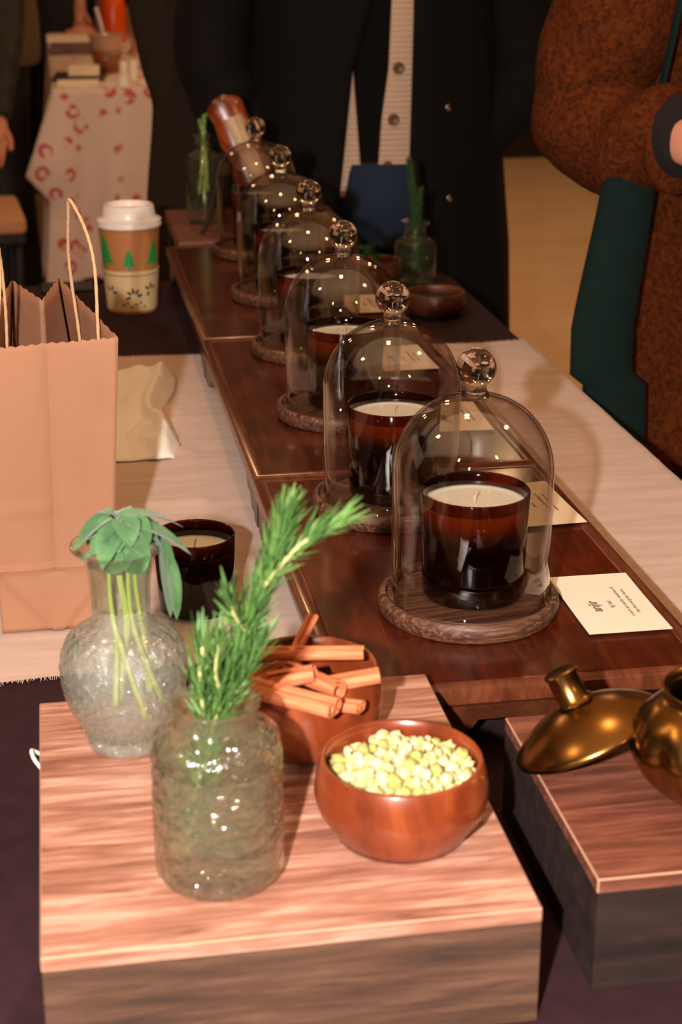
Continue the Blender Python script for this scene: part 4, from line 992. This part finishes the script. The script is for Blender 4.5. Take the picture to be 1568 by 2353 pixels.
for x, z in ((.108, .962), (.113, .803)):
    rx, ry = (.236, .153) if z > .9 else (.25, .156)
    o = obj('snap_button', lathe([(0, .003), (.005, .0026), (.0065, 0), (0, -.001)], 20), plain('silver_snap', (200, 196, 190), .25, metal=1), P); o.location = (x, -ry*math.sqrt(1-(x/rx)**2)-.002, z); o.rotation_euler = (PI/2, 0, .45)

# person in a dark olive coat behind
P = thing('person', 'person in a long dark olive coat standing left of the black coat', 'person', (.41, 3.42, 0), .3)
figure(P, ((-.15, -.02, .92), (.15, -.02, .92)), ((-.20, .02, 1.1), (.20, .02, 1.1)))
legs(P, coatblack); shoes(P, M['black'])
torso('coat', olive, P, [(.3, .245, .2), (.7, .235, .18), (.95, .21, .165), (1.2, .2, .15), (1.36, .18, .13), (1.43, .08, .07)], .02)
for s in (-1, 1): sleeve('coat_sleeve', [(s*.16, 0, 1.38), (s*.19, 0, 1.25), (s*.196, .01, 1.1), (s*.165, -.01, .9)], [.07, .064, .056, .046], olive, P, .04, s)

# person at the far left
P = thing('person', 'person in brown-olive sweater and black trousers at the left, one hand lowered', 'person', (-.27, 5.68, 0), .1)
figure(P, ((-.25, -.1, .8), (.07, -.40, .665)), ((-.26, 0, 1.08), (.13, -.2, .95)))
legs(P, M['black'], r0=.125, r1=.12); shoes(P, M['black'])
torso('sweater', plain('brown_olive_knit', (92, 72, 54), .9, bump=(200, .4)), P, [(.80, .24, .16), (.84, .252, .165), (1.0, .25, .16), (1.2, .215, .15), (1.36, .19, .13), (1.44, .08, .07)], .015)
sleeve('sweater_sleeve', [(-.165, 0, 1.385), (-.23, 0, 1.25), (-.26, 0, 1.08), (-.25, -.08, .84)], [.07, .062, .055, .042], M['black'], P, .04, 1)
sleeve('sweater_sleeve', [(.165, 0, 1.385), (.152, -.1, 1.16), (.13, -.2, .95), (.10, -.30, .80), (.072, -.392, .673)], [.07, .062, .055, .042], M['black'], P, .04, 1)

# people beyond the background table
P = thing('person', 'person in dark navy clothes beyond the back of the flowered table', 'person', (-.04, 8.0, 0))
figure(P, ((-.2, -.03, .84), (.2, -.03, .84)), ((-.215, .02, 1.1), (.215, .02, 1.1)))
legs(P, M['black']); shoes(P, M['black'])
torso('sweater', plain('navy_knit', (18, 20, 30), .9), P, [(.62, .18, .14), (.9, .17, .14), (1.2, .18, .14), (1.36, .17, .12), (1.44, .08, .07)], .015)
P = thing('person', 'person in a beige skirt beyond the juice bottle at the back', 'person', (.38, 8.42, 0))
figure(P, ((-.2, -.03, .84), (.2, -.03, .84)), ((-.215, .02, 1.1), (.215, .02, 1.1)))
legs(P, M['black']); shoes(P, M['black'])
torso('skirt', plain('beige_skirt', (150, 112, 92), .9), P, [(.35, .2, .17), (.6, .19, .16), (.9, .16, .13), (1.02, .14, .12)], .03)
torso('sweater', plain('taupe_knit', (120, 92, 78), .9), P, [(.9, .165, .135), (1.1, .155, .13), (1.25, .17, .13), (1.36, .16, .12), (1.44, .08, .07)], .015)

# person at the right: brown fleece, teal bag
fleece = plain('brown_boucle_fleece', (104, 50, 18), .95, bump=(260, 1, .004), var=((66, 30, 14), 150, (1, 1, 1)), spec=.1)
P = thing('person', 'person in brown fleece jacket carrying a teal bag at the right of the table', 'person', (.955, 2.08, 0))
figure(P, ((-.222, -.215, 1.045), (.2, -.16, 1.0)), ((-.285, -.05, 1.045), (.25, .03, 1.1)), fine={'l': lambda d: ((Vector((.25, .1, 1))).normalized(), Vector((.9, .35, -.25)).normalized())})
legs(P, coatblack); shoes(P, M['black'])
rows = []
for i in range(60):
    z = .60+(1.43-.60)*i/59; f = (z-.60)/.83
    rx = (.245-.02*f) if z < 1.3 else .232*math.sqrt(max(.06, 1-((z-1.3)/.14)**2)); ry = rx*.74
    rows.append(ering(0, 0, z, rx, ry, 0, 2*PI, 120, .018, 7, 2)[:-1])
garment('fleece_jacket', rows, fleece, P, .01, closed=True)
def fur(o, amt, sc_):
    for v in o.data.vertices:
        v.co += v.co.normalized()*0; n = v.normal if hasattr(v, 'normal') else Vector((0, 0, 1)); v.co += Vector(n)*amt*nz(v.co.x*sc_, v.co.y*sc_, v.co.z*sc_)
def fsl(path, rad, seed):
    fn = lambda s, a: 1+.085*math.sin(s*31+2.6*math.cos(a+seed))*(.35+.65*min(1, max(0, (s-.35)*3)))+.03*nz(s*9, math.cos(a)*2+seed, math.sin(a)*2)+.016*nz(s*70, math.cos(a)*9, math.sin(a)*9)
    o = obj('fleece_sleeve', tube(path, rad, 90, n=36, fn=fn), fleece, P); return o
fsl([(-.13, 0, 1.40), (-.225, -.03, 1.28), (-.262, -.05, 1.17), (-.285, -.04, 1.085), (-.283, -.075, 1.035), (-.250, -.135, 1.032), (-.222, -.195, 1.040)], [.095, .088, .080, .074, .072, .066, .058], 0)
fsl([(.13, 0, 1.40), (.23, 0, 1.27), (.26, .03, 1.1), (.23, -.07, 1.03), (.2, -.15, 1.0)], [.095, .085, .075, .065, .058], 2)
obj('inner_cuff', tube([(-.232, -.17, 1.041), (-.224, -.192, 1.043), (-.217, -.206, 1.0445)], [.050, .049, .046], 40, n=8, caps=True), plain('dark_purple_rib_cuff', (20, 13, 17), .95, bump=(400, .6)), P)
tb = thing('shoulder_bag', 'dark teal cloth bag hanging beside the brown fleece jacket', 'bag', (0, 0, 0))
teal = plain('dark_teal_cloth', (3, 30, 28), .9, bump=(300, .3), spec=.3)
bm = BM(); rows = []
for i in range(40):
    f = i/39; z = 1.02-.56*f; xl = .657-.09*f; wd = .068+.03*f
    xl = max(xl, .6225 if z > .74 else .64); rows.append([(xl+wd/2+wd/2*math.cos(a)*(1+.05*nz(z*9, a, 2)), 1.925+.02*math.sin(a), z) for a in [2*PI*k/28 for k in range(28)]])
quad_rings(bm, rows, True, True, True); obj('bag_body', bm, teal, tb)
obj('strap', tube([(.70, 1.935, 1.0), (.722, 1.945, 1.07), (.735, 1.93, 1.18), (.765, 1.945, 1.32), (.80, 2.0, 1.43)], [.012, .011, .011, .011, .011], 16, n=8, flat=.3), teal, tb)
